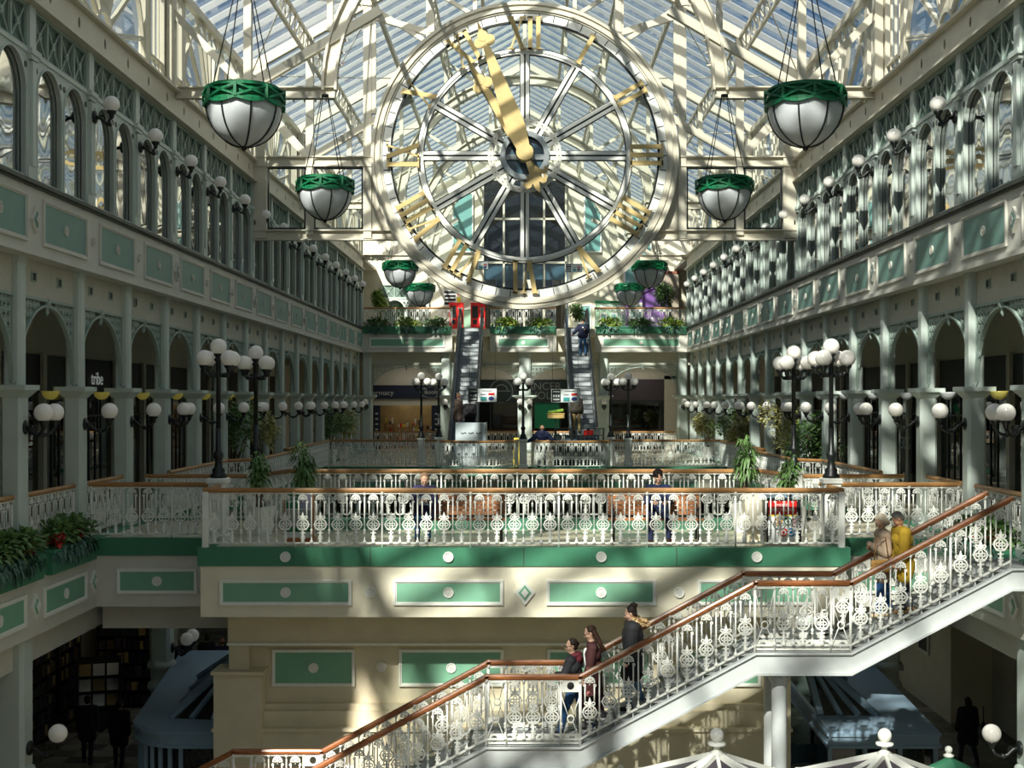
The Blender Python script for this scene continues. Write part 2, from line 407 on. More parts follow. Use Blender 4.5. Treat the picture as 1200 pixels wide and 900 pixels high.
for sg in (-1, 1):
    rz = PI / 2 if sg < 0 else -PI / 2
    for i in range(IA, IB):
        y = colY(i) + BAY / 2
        o = struct(put(trimname(), sp1, None, (sg * 9.05, y, 0), rz))
        struct(put('wall_over_arch', wallpiece, None, (sg * 9.1, y, 0), rz))

# ---- panelled fascias
def panel(w, h, fm, t=.045, fr=.075):
    """raised moulding with a coloured field and a rosette, in X,Z about the origin, facing -Y; slots: moulding, field"""
    b = MB()
    for (i0, i1, d) in ((0, .6, t), (.6, 1.0, t * .55)):
        a, c = fr * i0, fr * i1
        b.box(-w / 2 + a, w / 2 - a, -d, 0, h / 2 - c, h / 2 - a); b.box(-w / 2 + a, w / 2 - a, -d, 0, -h / 2 + a, -h / 2 + c)
        b.box(-w / 2 + a, -w / 2 + c, -d, 0, -h / 2 + c, h / 2 - c); b.box(w / 2 - c, w / 2 - a, -d, 0, -h / 2 + c, h / 2 - c)
    b.m = 1; b.box(-w / 2 + fr, w / 2 - fr, -.012, 0, -h / 2 + fr, h / 2 - fr)
    b.m = 0; rosette(b, 0, 0, .1)
    return b.mesh('panel', [M['white'] if fm != 'teal' else M['greycream'], M[fm]])
def rosette(b, x, z, r, d=.02):
    b.ring((x, z), r * .78, r, -d * 2, 0, n=16); b.ring((x, z), 0.001, r * .78, -d, 0, n=16)
    for k in range(6): b.ring((x + r * .42 * math.cos(k * PI / 3), z + r * .42 * math.sin(k * PI / 3)), .001, r * .2, -d * 2, 0, n=6)
    b.ring((x, z), .001, r * .2, -d * 2.4, 0, n=8)
def diamond(fm='teal'):
    b = MB()
    for s_, d, m in ((.24, .05, 0), (.15, .065, 1), (.09, .085, 0)):
        b.m = m; b.prism([(-s_ * .8, 0), (0, -s_), (s_ * .8, 0), (0, s_)], -d, 0)
    return b.mesh('diamond_boss', [M['greycream'] if fm == 'teal' else M['white'], M[fm]])
boss = MB(); rosette(boss, 0, 0, .09); boss_m = boss.mesh('boss', M['greycream'])
boss = MB(); rosette(boss, 0, 0, .1); bossw_m = boss.mesh('boss', M['white'])
pan2 = panel(2.32, .84, 'teal'); dia2 = diamond('teal'); pan1 = panel(2.2, .56, 'sage'); dia1 = diamond('sage')
for sg in (-1, 1):
    rz = PI / 2 if sg < 0 else -PI / 2
    b = MB(); b.M = MIR[sg]
    b.box(XG, XG + .25, YA, YB, E(2.58), E(3.80)); b.box(XG - .05, XG + .3, YA, YB, E(2.56), E(2.66))
    b.m = 1; b.box(XG - .1, XG + .35, YA, YB, E(3.80), E(3.87)); b.box(XG - .05, XG + .3, YA, YB, E(3.76), E(3.80))
    f = struct(b.build(trimname(), [M['greycream'], M['coping']]))
    for i in range(IA, IB):
        put('panel', pan2, f, (sg * XG, colY(i) + BAY / 2, E(3.2)), rz)
        put('boss' if i % 3 != 2 else 'diamond_boss', dia2 if i % 3 == 2 else boss_m, f, (sg * XG, colY(i), E(3.2)), rz)
    # lower gallery edge: green kerb over a cream fascia with panels
    b = MB(); b.M = MIR[sg]
    b.box(XG, XG + .3, YA, YB, E(-4.19), E(-3.05)); b.box(XG + .28, XG + .55, YA, 80, E(-4.75), E(-4.15))
    b.m = 1; b.box(XG - .03, XG + .3, YA, YB, E(-3.15), E(-2.80))
    f = struct(b.build(trimname(), [M['greycream'], M['green']]))
    for i in range(IA, IB):
        put('panel', pan1, f, (sg * XG, colY(i) + BAY / 2, E(-3.66)), rz)
        put('diamond_boss', dia1, f, (sg * XG, colY(i), E(-3.66)), rz)

# ---- upper arcade: paired arched windows, lattice frieze, pilasters
def upper_bay():
    fr = MB(); x0, x1 = .15, BAY - .15; zb, zt, zs = E(3.85), E(6.16), E(5.42); mid = BAY / 2
    for (a, c) in ((x0, mid), (mid, x1)):
        xl, xr = a + (.1 if a == x0 else .06), c - (.1 if c == x1 else .06); r = (xr - xl) / 2; cx = (xl + xr) / 2
        arch = [(cx + r * math.cos(PI * k / 14), zs + r * 1.06 * math.sin(PI * k / 14)) for k in range(14, -1, -1)]
        fr.prism([(a, zb), (xl, zb)] + arch + [(xr, zb), (c, zb), (c, zt), (a, zt)], -.02, .06)
        fr.box(xl, xr, 0, .05, zb, zb + .12); fr.box(cx - .02, cx + .02, .0, .04, zb, zs) if False else None
        for k in range(14): fr.beam((arch[k][0], -.03, arch[k][1]), (arch[k + 1][0], -.03, arch[k + 1][1]), .03, .03, (1, 0, 0))
        fr.box(xl - .015, xl + .02, -.045, 0, zb, zs); fr.box(xr - .02, xr + .015, -.045, 0, zb, zs)
    fr.m = 1
    for x in (x0 + .1, mid - .1, mid + .1, x1 - .1):
        fr.ring((x, E(5.9)), .001, .06, -.03, 0, n=12)
    for x in (x0 + .07, x1 - .07): fr.ring((x, E(5.5)), .001, .035, -.03, 0, n=10)
    fr.m = 0; fr.box(x0, x1, -.05, .06, zt - .04, zt + .03)
    lt = MB(); zl, zh = E(6.19), E(6.98)
    lt.m = 1; lt.box(x0, x1, .06, .1, zl, zh); lt.m = 0
    for k in range(5): lt.box(x0 + k * (x1 - x0) / 4 - .025, x0 + k * (x1 - x0) / 4 + .025, -.01, .04, zl, zh)
    lt.box(x0, x1, -.02, .05, zh - .05, zh); lt.box(x0, x1, -.02, .05, zl, zl + .05)
    for k in range(4):
        a = x0 + k * (x1 - x0) / 4; c = a + (x1 - x0) / 4
        lt.beam((a, .02, zl), (c, .02, zh), .03, .025, (0, 1, 0)); lt.beam((a, .025, zh), (c, .025, zl), .03, .025, (0, 1, 0))
        lt.ring(((a + c) / 2, (zl + zh) / 2), .03, .07, 0, .04, n=10)
    gl = MB().box(x0, x1, .07, .085, zb, zt)
    return fr.mesh('window_frame', [M['mint'], M['coping']]), lt.mesh('lattice_frieze', [M['lattice'], M['latticeback']]), gl.mesh('pane', M['arcpane'])
ub_f, ub_l, ub_g = upper_bay()
b = MB(); z0 = E(3.85)
b.box(-.19, .19, -.06, .2, z0, z0 + .3); b.box(-.15, .15, -.03, .2, z0, E(6.1)); b.box(-.08, .08, -.09, 0, z0 + .3, E(6.0))
b.box(-.22, .22, -.13, .2, E(6.1), E(6.2)); b.box(-.18, .18, -.1, .2, E(6.02), E(6.1)); b.box(-.14, .14, -.06, .2, E(6.2), E(7.0))
pil_m = b.mesh('pilaster_column', M['mint'])
for sg in (-1, 1):
    rz = PI / 2 if sg < 0 else -PI / 2
    for i in range(IA, IB):
        y = colY(i if sg < 0 else i + 1)
        w = struct(put(winname(), ub_f, None, (sg * 8.78, y, 0), rz))
        put('lattice_frieze', ub_l, w); put('pane', ub_g, w)
    for i in range(IA, IB + 1):
        struct(put('pilaster_column', pil_m, None, (sg * 8.78, colY(i), 0), rz))

# ---- girders with oval holes over the upper arcade, one per truss bay, and the clerestory above
FR = [4.25 - 9.15 * 1, 4.25, 13.4, 22.55, 31.7, 40.85, 50.0, 59.15, 68.3]      # truss planes
def girder():
    b = MB(); n = 6; w = 9.15 / n
    for k in range(n): b.holed(k * w, (k + 1) * w, E(7.04), E(7.66), 0, .03, (k + .5) * w, E(7.38), .065, .11, 16)
    b.box(0, 9.15, -.13, .2, E(6.99), E(7.04)); b.box(0, 9.15, -.13, .2, E(7.66), E(7.72)); b.box(0, 9.15, -.05, .12, E(7.72), E(7.78))
    b.m = 1; b.box(0, 9.15, .06, .2, E(7.04), E(7.66))
    return b.mesh('girder_beam', [M['steel'], M['coping']])
gird = girder()
def clerestory():
    b = MB(); W = 9.15; c = W / 2; z0, z1 = E(7.75), E(10.7)
    for x in (.12, 1.55, c - 2.9, c + 2.9, W - 1.55, W - .12): b.box(x - .09, x + .09, -.02, .14, z0, z1)
    for x in (.5, .85, 1.2, W - .5, W - .85, W - 1.2): b.box(x - .022, x + .022, .02, .08, z0, z1)
    b.box(0, W, -.04, .16, z1 - .14, z1 + .02); b.box(0, W, -.02, .14, z0, z0 + .1)
    b.box(0, 1.6, .0, .1, z0 + .5, z0 + .58); b.box(W - 1.6, W, .0, .1, z0 + .5, z0 + .58)
    ar = [(c + .5 * math.cos(PI * k / 16), z0 + .05 + .52 * math.sin(PI * k / 16)) for k in range(17)]
    for k in range(16): b.beam((ar[k][0], .04, ar[k][1]), (ar[k + 1][0], .04, ar[k + 1][1]), .11, .09, (0, 1, 0))
    for a in (14, 38, 62, 76, 90, 104, 118, 142, 166):
        t = math.radians(a); ca, sa = math.cos(t), math.sin(t)
        p = (c + .5 * ca, z0 + .05 + .52 * sa)
        L = min((2.86 - .5 * abs(ca)) / max(abs(ca), 1e-3), (z1 - .1 - p[1]) / max(sa, 1e-3))
        q = (p[0] + ca * L, p[1] + sa * L); nx, nz = -sa * .035, ca * .035
        for s_ in (-1, 1): b.beam((p[0] + nx * s_, .04, p[1] + nz * s_), (q[0] + nx * s_, .04, q[1] + nz * s_), .045, .09, (0, 1, 0))
    big = [(c + 2.86 * math.cos(PI * k / 24), z0 + .1 + 2.75 * math.sin(PI * k / 24)) for k in range(25)]
    for k in range(24): b.beam((big[k][0], .04, big[k][1]), (big[k + 1][0], .04, big[k + 1][1]), .1, .09, (0, 1, 0))
    g = MB().box(0, W, .09, .1, z0, z1)
    return b.mesh('fanlight_frame', M['steel']), g.mesh('pane', M['pane'])
cl_f, cl_g = clerestory()
for sg in (-1, 1):
    rz = PI / 2 if sg < 0 else -PI / 2
    for k in range(len(FR) - 1):
        y = FR[k if sg < 0 else k + 1]
        if FR[k] > 10: struct(put('girder_beam', gird, None, (sg * XG, y, 0), rz))
        w = struct(put(winname(), cl_f, None, (sg * 8.95, y, 0), rz)); put('pane', cl_g, w)

# ---- roof trusses: hammerbeams, posts, arch with studs, rafters, struts
EAVE, PITCH = 10.75, .56
def roofz(x): return E(EAVE + (8.95 - abs(x)) * PITCH)
def truss(arch=True):
    b = MB()
    for s_ in (-1, 1):
        b.ibeam((s_ * 8.75, 0, E(7.66)), (s_ * 4.74, 0, E(7.66)), .22, .3, .035)
        if arch:
            for k in range(14): b.box(s_ * 4.95 + s_ * k * .27 - .02, s_ * 4.95 + s_ * k * .27 + .02, -.02, .02, E(7.43), E(7.51))
        b.beam((s_ * 6.9, 0, E(7.8)), (s_ * 6.9, 0, roofz(6.9) - .1), .19, .19, (0, 1, 0))
        b.beam((s_ * 6.8, 0, E(7.82)), (s_ * 3.6, 0, E(9.72)), .17, .22, (0, 0, 1))
        b.beam((s_ * 7.0, 0, E(7.82)), (s_ * 8.85, 0, E(9.75)), .14, .18, (0, 0, 1))
        b.beam((s_ * 8.8, 0, E(7.8)), (s_ * 8.8, 0, E(EAVE)), .2, .24, (0, 1, 0))
        b.beam((s_ * 8.95, 0, roofz(8.95) - .16), (0, 0, roofz(0) - .16), .22, .3, (0, 0, 1))
        b.beam((s_ * 4.85, 0, E(9.2)), (s_ * 4.85, 0, roofz(4.85) - .2), .15, .15, (0, 1, 0))
        b.beam((s_ * 3.1, 0, E(11.3)), (s_ * 3.1, 0, roofz(3.1) - .2), .14, .14, (0, 1, 0))
        b.beam((s_ * 4.9, 0, roofz(4.9) - .4), (s_ * 3.0, 0, E(11.4)), .13, .14, (0, 0, 1))
        b.beam((s_ * 1.6, 0, E(12.2)), (s_ * 1.6, 0, roofz(1.6) - .2), .13, .13, (0, 1, 0))
        b.beam((s_ * 1.55, 0, E(12.3)), (s_ * 3.0, 0, E(13.2)), .12, .12, (0, 0, 1))
    b.beam((0, 0, E(12.5)), (0, 0, roofz(0) - .2), .15, .15, (0, 1, 0))
    if arch:
        c = E(7.72)
        b.ring((0, c), 4.68, 4.74, -.13, .13, 0, PI, 40); b.ring((0, c), 4.74, 5.0, -.025, .025, 0, PI, 40); b.ring((0, c), 5.0, 5.06, -.13, .13, 0, PI, 40)
        for k in range(1, 46):
            t = PI * k / 46
            b.beam((4.68 * math.cos(t), 0, c + 4.68 * math.sin(t)), (4.58 * math.cos(t), 0, c + 4.58 * math.sin(t)), .04, .04, (0, 1, 0))
    return b.mesh('roof_truss_beam', M['steel'])
tr_a, tr_b = truss(True), truss(False)
for y in FR: struct(put('roof_truss_beam', tr_b if abs(y - 40.85) < .1 else tr_a, None, (0, y, 0)))

# ---- roof slopes: clear panes between broad white bars, lattice purlins, ridge
for sg in (-1, 1):
    sd = SIDE[sg]
    e0, r0 = Vector((sg * 9.3, 0, roofz(9.3))), Vector((0, 0, roofz(0)))
    nrm = Vector((sg * PITCH, 0, 1)).normalized()
    b = MB(); b.add([(e0.x, -6, e0.z), (r0.x, -6, r0.z), (r0.x, 78, r0.z), (e0.x, 78, e0.z)], [(0, 1, 2, 3)])
    rf = struct(b.build('roof_%s' % sd, M['roofpane']))
    b = MB(); y = -5.8
    while y < 78:
        b.beam(Vector((e0.x, y, e0.z)) - nrm * .05, Vector((r0.x, y, r0.z)) - nrm * .05, .44, .03, nrm); y += 1.02
    b.build('glazing_bars', M['roofbar'], rf)
    b = MB()
    for x in (8.9, 6.9, 4.85, 3.1, 1.55):
        z = roofz(x) - .22
        if x in (6.9, 3.1):
            b.beam((sg * x, -6, z - .05), (sg * x, 78, z - .05), .09, .1); b.beam((sg * (x + .1), -6, z - .62), (sg * (x + .1), 78, z - .62), .09, .1)
            y = -6
            while y < 77.5:
                b.beam((sg * x, y, z - .05), (sg * (x + .1), y + .38, z - .62), .045, .045); b.beam((sg * (x + .1), y + .38, z - .62), (sg * x, y + .76, z - .05), .045, .045); y += .7625
        else: b.beam((sg * x, -6, z), (sg * x, 78, z), .12, .2)
    for k in range(len(FR) - 1):
        a, c = FR[k], FR[k + 1]
        b.tube([(sg * 8.8, a, roofz(8.8) - .4), (sg * 4.85, c, roofz(4.85) - .4)], .02, 5); b.tube([(sg * 4.85, a, roofz(4.85) - .4), (sg * 8.8, c, roofz(8.8) - .4)], .02, 5)
    b.build('purlins', M['steel'], rf)
# end gables close the hall high up
for y, nm in ((76.0, 'back'), (-6.2, 'front')):
    b = MB(); b.prism([(-13.8, E(7.9) if nm == 'back' else 0), (13.8, E(7.9) if nm == 'back' else 0), (13.8, E(8.6)), (9.3, roofz(9.3)), (0, roofz(0) + .1), (-9.3, roofz(9.3)), (-13.8, E(8.6))], y, y + .3)
    if nm == 'back': struct(b.build('wall_%s_gable' % nm, M['cream']))
b = MB().box(-13.8, 13.8, -6.4, -6.2, 0, E(3.0)); struct(b.build('wall_front', M['cream']))

# ---- the glazed screen that carries the clock
SY = 40.85; CZ = E(7.80); CR = 4.86
b = MB()
for s_ in (-1, 1):
    for z in (7.66, 5.3): b.ibeam((s_ * 8.7, 0, E(z)), (s_ * (4.75 if z > 7 else 4.1), 0, E(z)), .26, .34, .04)
    for x, w, z0, z1 in ((8.5, .42, 5.2, EAVE + .2), (6.9, .24, 5.3, roofz(6.9) - EYE - .2), (5.05, .26, 5.2, roofz(5.05) - EYE - .2), (3.0, .2, 7.8 + 4.0, roofz(3) - EYE - .2)):
        b.box(s_ * x - w / 2, s_ * x + w / 2, -.1, .1, E(z0), E(z1))
    b.beam((s_ * 4.95, 0, E(12.35)), (s_ * 2.9, 0, E(11.75)), .15, .2); b.beam((s_ * 6.95, 0, E(7.8)), (s_ * 8.4, 0, E(9.5)), .17, .2)
    b.beam((s_ * 6.85, 0, E(7.8)), (s_ * 4.4, 0, E(9.24)), .13, .18)
    arc = [(CR * math.cos(t), CZ + CR * math.sin(t)) for t in [-.04 - k * (.50 / 12) for k in range(13)]]
    b.prism([(s_ * 5.0, E(7.5))] + [(s_ * x, z) for x, z in arc] + [(s_ * 5.0, E(5.45))], -.03, .03)
    b.m = 1
    for x0, x1, z0, z1 in ((5.2, 6.76, 5.5, 7.46), (7.04, 8.25, 5.5, 7.46)):
        for q in ((x0, x0 + .04, z0, z1), (x1 - .04, x1, z0, z1), (x0, x1, z0, z0 + .04), (x0, x1, z1 - .04, z1)): b.box(min(s_ * q[0], s_ * q[1]), max(s_ * q[0], s_ * q[1]), -.06, .02, E(q[2]), E(q[3]))
    b.m = 0
scr = struct(b.build(winname(), [M['steel'], M['iron']], None, (0, SY, 0)))
b = MB(); n = 48
outer = []; inner = []
for k in range(n):
    t = -PI / 2 + 2 * PI * k / n; c, s_ = math.cos(t), math.sin(t)
    inner.append((CR * c, CZ + CR * s_))
    best = 1e9
    for (nx, nz, d) in ((1, 0, 8.6), (-1, 0, 8.6), (0, -1, -(E(5.3)) + CZ), (PITCH, 1, roofz(0) - .2 - CZ), (-PITCH, 1, roofz(0) - .2 - CZ)):
        q = nx * c + nz * s_
        if q > 1e-6: best = min(best, d / q)
    best = max(best, CR); outer.append((best * c, CZ + best * s_))
vs = [(p[0], .03, p[1]) for p in inner + outer]
b.add(vs, [(k, (k + 1) % n, n + (k + 1) % n, n + k) for k in range(n)])
b.build('pane', M['pane'], scr)

# ---- bridge deck at the first gallery: projecting middle, two side pieces
def slab(b, pts, z0, z1):
    n = len(pts); b.add([(x, y, z0) for x, y in pts] + [(x, y, z1) for x, y in pts], [tuple(reversed(range(n))), tuple(range(n, 2 * n))] + [(k, (k + 1) % n, n + (k + 1) % n, n + k) for k in range(n)])
DXL, DXR, DY, DY2 = -6.16, 6.1, 24.15, 25.8
b = MB(); slab(b, [(DXL, DY), (DXR, DY), (DXR, DY2), (XG, DY2), (XG, 29.8), (6.3, 29.8), (5.2, 28.3), (-5.2, 28.3), (-6.3, 29.8), (-XG, 29.8), (-XG, DY2), (DXL, DY2)], L1 - .22, L1)
struct(b.build('floor_bridge', M['floor']))
b = MB(); b.box(DXL - .05, DXR + .08, DY - .03, DY + .25, E(-3.15), E(-2.80)); b.box(DXL - .04, DXL + .2, DY + .1, DY2, E(-3.14), E(-2.81)); b.box(DXR - .2, DXR + .07, DY + .1, DY2, E(-3.14), E(-2.81))
b.m = 1; b.box(DXL, DXR, DY, DY + .3, E(-4.12), E(-3.05)); b.box(DXL + .01, DXL + .25, DY + .1, DY2 + .3, E(-4.11), E(-3.05)); b.box(DXR - .25, DXR - .01, DY + .1, DY2 + .3, E(-4.11), E(-3.05))
b.box(DXL + .02, DXR - .02, DY + .02, 28.2, E(-4.10), E(-4.0))
b.m = 2
for x in (-2.93, -.02, 2.88): b.box(x - .008, x + .008, DY - .034, DY, E(-3.15), E(-2.80))
f = struct(b.build(trimname(), [M['green'], M['cream'], M['coping']]))
for x, w in ((-4.54, 2.5), (-1.45, 2.08), (1.45, 2.08), (4.4, 2.24)):
    put('panel', panel(w, .48, 'sage', fr=.06), f, (x, DY, E(-3.65)))
    put('boss', bossw_m, f, (x, DY - .03, E(-2.97)))
for x, d in ((-2.93, 0), (0, 1), (2.93, 0)): put('diamond_boss' if d else 'boss', dia1 if d else bossw_m, f, (x, DY, E(-3.65)))
for sg in (-1, 1):
    b = MB(); b.M = MIR[sg]; b.box(6.1, XG, DY2 - .03, DY2 + .2, E(-3.15), E(-2.80))
    b.m = 1; b.box(6.12, XG + .05, DY2, DY2 + .3, E(-4.19), E(-3.05)); b.box(6.1, XG + .1, DY2 + .7, DY2 + 1.0, E(-4.75), E(-4.05)); b.box(6.14, XG, DY2 + .05, 29.7, E(-4.17), E(-4.1))
    f = struct(b.build(trimname(), [M['green'], M['greycream']]))
    put('panel', panel(1.62, .5, 'sage', fr=.06), f, (sg * 7.46, DY2, E(-3.67)))
# low plinth along the back of the bridge
b = MB(); b.box(-5.2, 5.2, 27.7, 28.3, L1, L1 + .22); struct(b.build(trimname(), M['green']))

# ---- cream core under the bridge: cornice, sunk panels, base
b = MB(); b.box(-5.9, 5.2, 25.6, 29.5, 0, E(-4.1)); b.box(-5.9, 5.2, 25.25, 25.7, E(-4.82), E(-4.1))
for x0, x1 in ((-5.9, -5.5), (4.8, 5.2)): b.box(x0, x1, 25.35, 25.7, E(-6.6), E(-4.8))
b.box(-6.15, -5.2, 25.12, 25.8, 0, E(-5.38)); b.box(-6.19, -5.15, 25.05, 25.85, E(-5.42), E(-5.36)); b.box(5.0, 5.25, 25.1, 25.8, 0, E(-4.8))
b.box(-6.13, 5.24, 25.2, 25.6, 0, E(-6.54)); b.box(-6.2, 5.3, 25.14, 25.6, E(-6.56), E(-6.50)); b.box(-5.5, 4.8, 25.35, 25.7, E(-6.5), E(-6.2)); b.box(-5.5, 4.8, 25.45, 25.7, E(-6.2), E(-6.08))
b.m = 1; b.box(-5.9, 5.25, 25.17, 25.3, E(-4.86), E(-4.81))
core = struct(b.build('wall_core', [M['stone'], M['white']]))
for x, w in ((-4.25, 1.66), (-1.48, 2.1), (1.5, 2.1), (4.0, 1.5)): put('panel', panel(w, .74, 'sage', fr=.06), core, (x, 25.58, E(-5.38)))
for x in (-2.88, 0, 2.9): put('boss', bossw_m, core, (x, 25.58, E(-5.36)))
# ---- far edge of the well
b = MB(); b.box(-XG, XG, 53.9, 54.3, E(-4.2), E(-3.12)); b.box(-XG, XG, 53.9, 80, E(-4.2), E(-3.95))
b.m = 1; b.box(-XG, XG, 53.84, 54.3, E(-3.12), E(-2.82))
b.m = 2; b.box(-13.6, 13.6, 53.9, 80, E(-3.2), L1 - .002)
f = struct(b.build(trimname(), [M['cream'], M['green'], M['floor']]))
for k in range(-2, 3): put('panel', panel(2.3, .5, 'sage', fr=.06), f, (k * 3.1, 53.9, E(-3.66)))
for k in range(-2, 2): put('diamond_boss', dia1, f, (k * 3.1 + 1.55, 53.9, E(-3.66)))
b = MB()
for sg, a0 in ((-1, 0), (1, 0)):
    pts = [(sg * .25, 53.9)] + [(sg * (1.95 - 1.72 * math.cos(PI * k / 12)), 53.9 - 1.5 * math.sin(PI * k / 12) ** .6) for k in range(13)]
    slab(b, pts if sg > 0 else pts[::-1], E(-3.12), L1)
struct(b.build('floor_bulge', M['green']))
# ================================================================= RAILINGS
def mk_plain():
    b = MB()
    b.tube([(0, 0, .0), (0, 0, .04), (0, 0, .07), (0, 0, .13)], [.045, .03, .014, .012], 6)
    b.tube([(0, 0, .1), (0, 0, .93)], .0125, 6)
    b.lathe([(.012, .17), (.03, .19), (.014, .22), (.03, .25), (.012, .28)], 6); b.lathe([(.012, .9), (.024, .94), (.04, .97)], 6)
    return b.mesh('baluster', M['white'])
def mk_ornament():
    b = MB(); t = .012
    b.tube([(0, 0, 0), (0, 0, .04), (0, 0, .1), (0, 0, .24)], [.05, .032, .026, .018], 6)
    for z, w in ((.09, .045), (.13, .04), (.2, .05)): b.beam((-w, 0, z), (w, 0, z), .02, .022)
    z = .36
    b.ring((0, z), .094, .116, -t, t, n=18, ex=1.06)
    for k in range(4):
        a = k * PI / 2
        b.ring((.048 * math.cos(a), z + .048 * math.sin(a)), .02, .038, -t * .8, t * .8, n=10)
    for s_ in (-1, 1): b.prism([(s_ * .118, z - .02), (s_ * .14, z + .0), (s_ * .118, z + .02)], -t, t)
    for s_ in (-1, 1):
        b.ring((s_ * .062, .5), .016, .034, -t, t, n=8); b.tube([(s_ * .05, 0, .25), (s_ * .085, 0, .27), (s_ * .03, 0, .29)], .011, 5)
        b.tube([(s_ * .078, 0, .52), (s_ * .078, 0, .8)], .0125, 6)
        b.ring((s_ * .085, .8), .012, .026, -t, t, n=8); b.ring((s_ * .04, .87), .012, .03, -t, t, n=8)
    b.prism([(-.04, .49), (0, .47), (.04, .49), (.022, .54), (0, .61), (-.022, .54)], -t, t)
    b.ring((0, .86), .058, .09, -t, t, -.2, PI + .2, 12); b.tube([(0, 0, .8), (0, 0, .97)], .012, 6); b.lathe([(.01, .94), (.03, .97)], 6)
    return b.mesh('baluster_panel', M['white'])
PLAIN, ORNA = mk_plain(), mk_ornament()
POST_M = MB().tube([(0, 0, -.06), (0, 0, 1.02)], .02, 8).lathe([(.02, .95), (.04, 1.0), (.045, 1.03)], 8).mesh('post', M['white'])
NEWEL_M = MB().bbox(-.06, .06, -.06, .06, -.05, 1.03, .012).mesh('newel_post', M['white'])
def xbrace_mesh(w, topplate):
    b = MB(); h = .9; zt = .78 if topplate else .95
    b.tube([(-w / 2, 0, .0), (-w / 2, 0, 1.0)], .014, 6); b.tube([(w / 2, 0, 0), (w / 2, 0, 1.0)], .014, 6)
    b.ring((0, .4), .045, .062, -.012, .012, n=14)
    for sx in (-1, 1):
        for sz, zz in ((1, zt), (-1, .05)):
            p = (sx * .04, 0, .4 + sz * .045); b.tube([(sx * w / 2, 0, zz), p], .008, 5)
    if topplate: b.holed(-w / 2, w / 2, .8, .98, -.012, .012, 0, .89, .06, .06, 16)
    else: b.beam((-w / 2, 0, .95), (w / 2, 0, .95), .02, .02)
    return b.mesh('brace_panel', M['white'])
XB1, XB0 = xbrace_mesh(.34, True), xbrace_mesh(.34, False)
def railing(label, pts, group=None, h=1.12, wood_m='rail', gap=.1, postevery=5, newels=(), pitch=.332, flats=None, cat='railing', pedestal_ends=True):
    """balustrade along floor points PTS (x, y, z): oak handrail on white iron"""
    pts = [Vector(p) for p in pts]
    t = thing('balustrade', label, cat, pts[0], 0, group); o0 = pts[0]; up = Vector((0, 0, 1))
    hr = MB(); bb = MB()
    top = [p - o0 + up * h for p in pts]; bot = [p - o0 + up * gap for p in pts]
    prof = [(-.05, -.035), (-.03, -.06), (.03, -.06), (.05, -.035), (.05, .0), (.035, .03), (-.035, .03), (-.05, 0)]
    for k in range(len(pts) - 1):
        a, c = top[k], top[k + 1]; d = (c - a).normalized(); x = d.cross(up).normalized(); y = x.cross(d).normalized()
        a2 = a - d * .035; c2 = c + d * .035
        vs = [p + x * q[0] + y * q[1] for p in (a2, c2) for q in prof]
        hr.add(vs, [tuple(reversed(range(8))), tuple(range(8, 16))] + [(q, (q + 1) % 8, 8 + (q + 1) % 8, 8 + q) for q in range(8)])
        bb.beam(bot[k], bot[k + 1], .035, .03); bb.beam(top[k] - up * .075, top[k + 1] - up * .075, .03, .025)
        seg = pts[k + 1] - pts[k]; L = Vector((seg.x, seg.y, 0)).length; n = max(1, round(L / pitch)); ang = math.atan2(seg.y, seg.x)
        sc = (h - .07 - gap) / .97
        isflat = flats and k in flats
        for q in range(n + 1):
            p = pts[k] - o0 + seg * (q / n)
            if q % postevery == 0 or q == n:
                if not (q == 0 and k > 0): 
                    o = put('newel_post' if k in newels and q in (0, n) else 'post', NEWEL_M if k in newels and q in (0, n) else POST_M, t, p); o.scale = (1, 1, (h - .04) / 1.03)
            else:
                o = put('baluster', PLAIN, t, p + up * gap); o.scale = (1, 1, sc)
            if q < n:
                p2 = pts[k] - o0 + seg * ((q + .5) / n)
                if isflat and q in (0, n - 1):
                    o = put('brace_panel', XB1 if q == n - 1 else XB0, t, p2 + up * .03, ang); o.scale = (1, 1, (h - .07) / 1.0)
                else:
                    o = put('baluster_panel', ORNA, t, p2 + up * gap, ang); o.scale = (1, 1, sc)
    hr.build('handrail', M[wood_m], t); bb.build('iron_bar', M['white'], t)
    return t
F1 = L1
RT = EYE - 1.70 - L1              # handrail height over the gallery floor
railing('long white iron balustrade with oak handrail along the front of the bridge deck', [(-6.08, 25.85, F1), (-6.08, 24.22, F1), (6.03, 24.22, F1), (6.03, 25.85, F1)], None, RT, newels=(0, 1, 2))
railing('short white balustrade running from the dark arcade pillar on the left to the front deck', [(-8.82, 25.88, F1), (-6.2, 25.88, F1)], None, RT)
railing('short white balustrade behind the descending couple, ending at a pillar on the right', [(6.15, 25.88, F1), (8.82, 25.88, F1)], None, RT)
railing('white balustrade with oak handrail behind the two benches at the back of the bridge', [(-8.8, 29.6, F1), (-6.3, 29.6, F1), (-5.2, 28.1, F1 + .2), (5.2, 28.1, F1 + .2), (6.3, 29.6, F1), (8.8, 29.6, F1)], None, RT - .05)
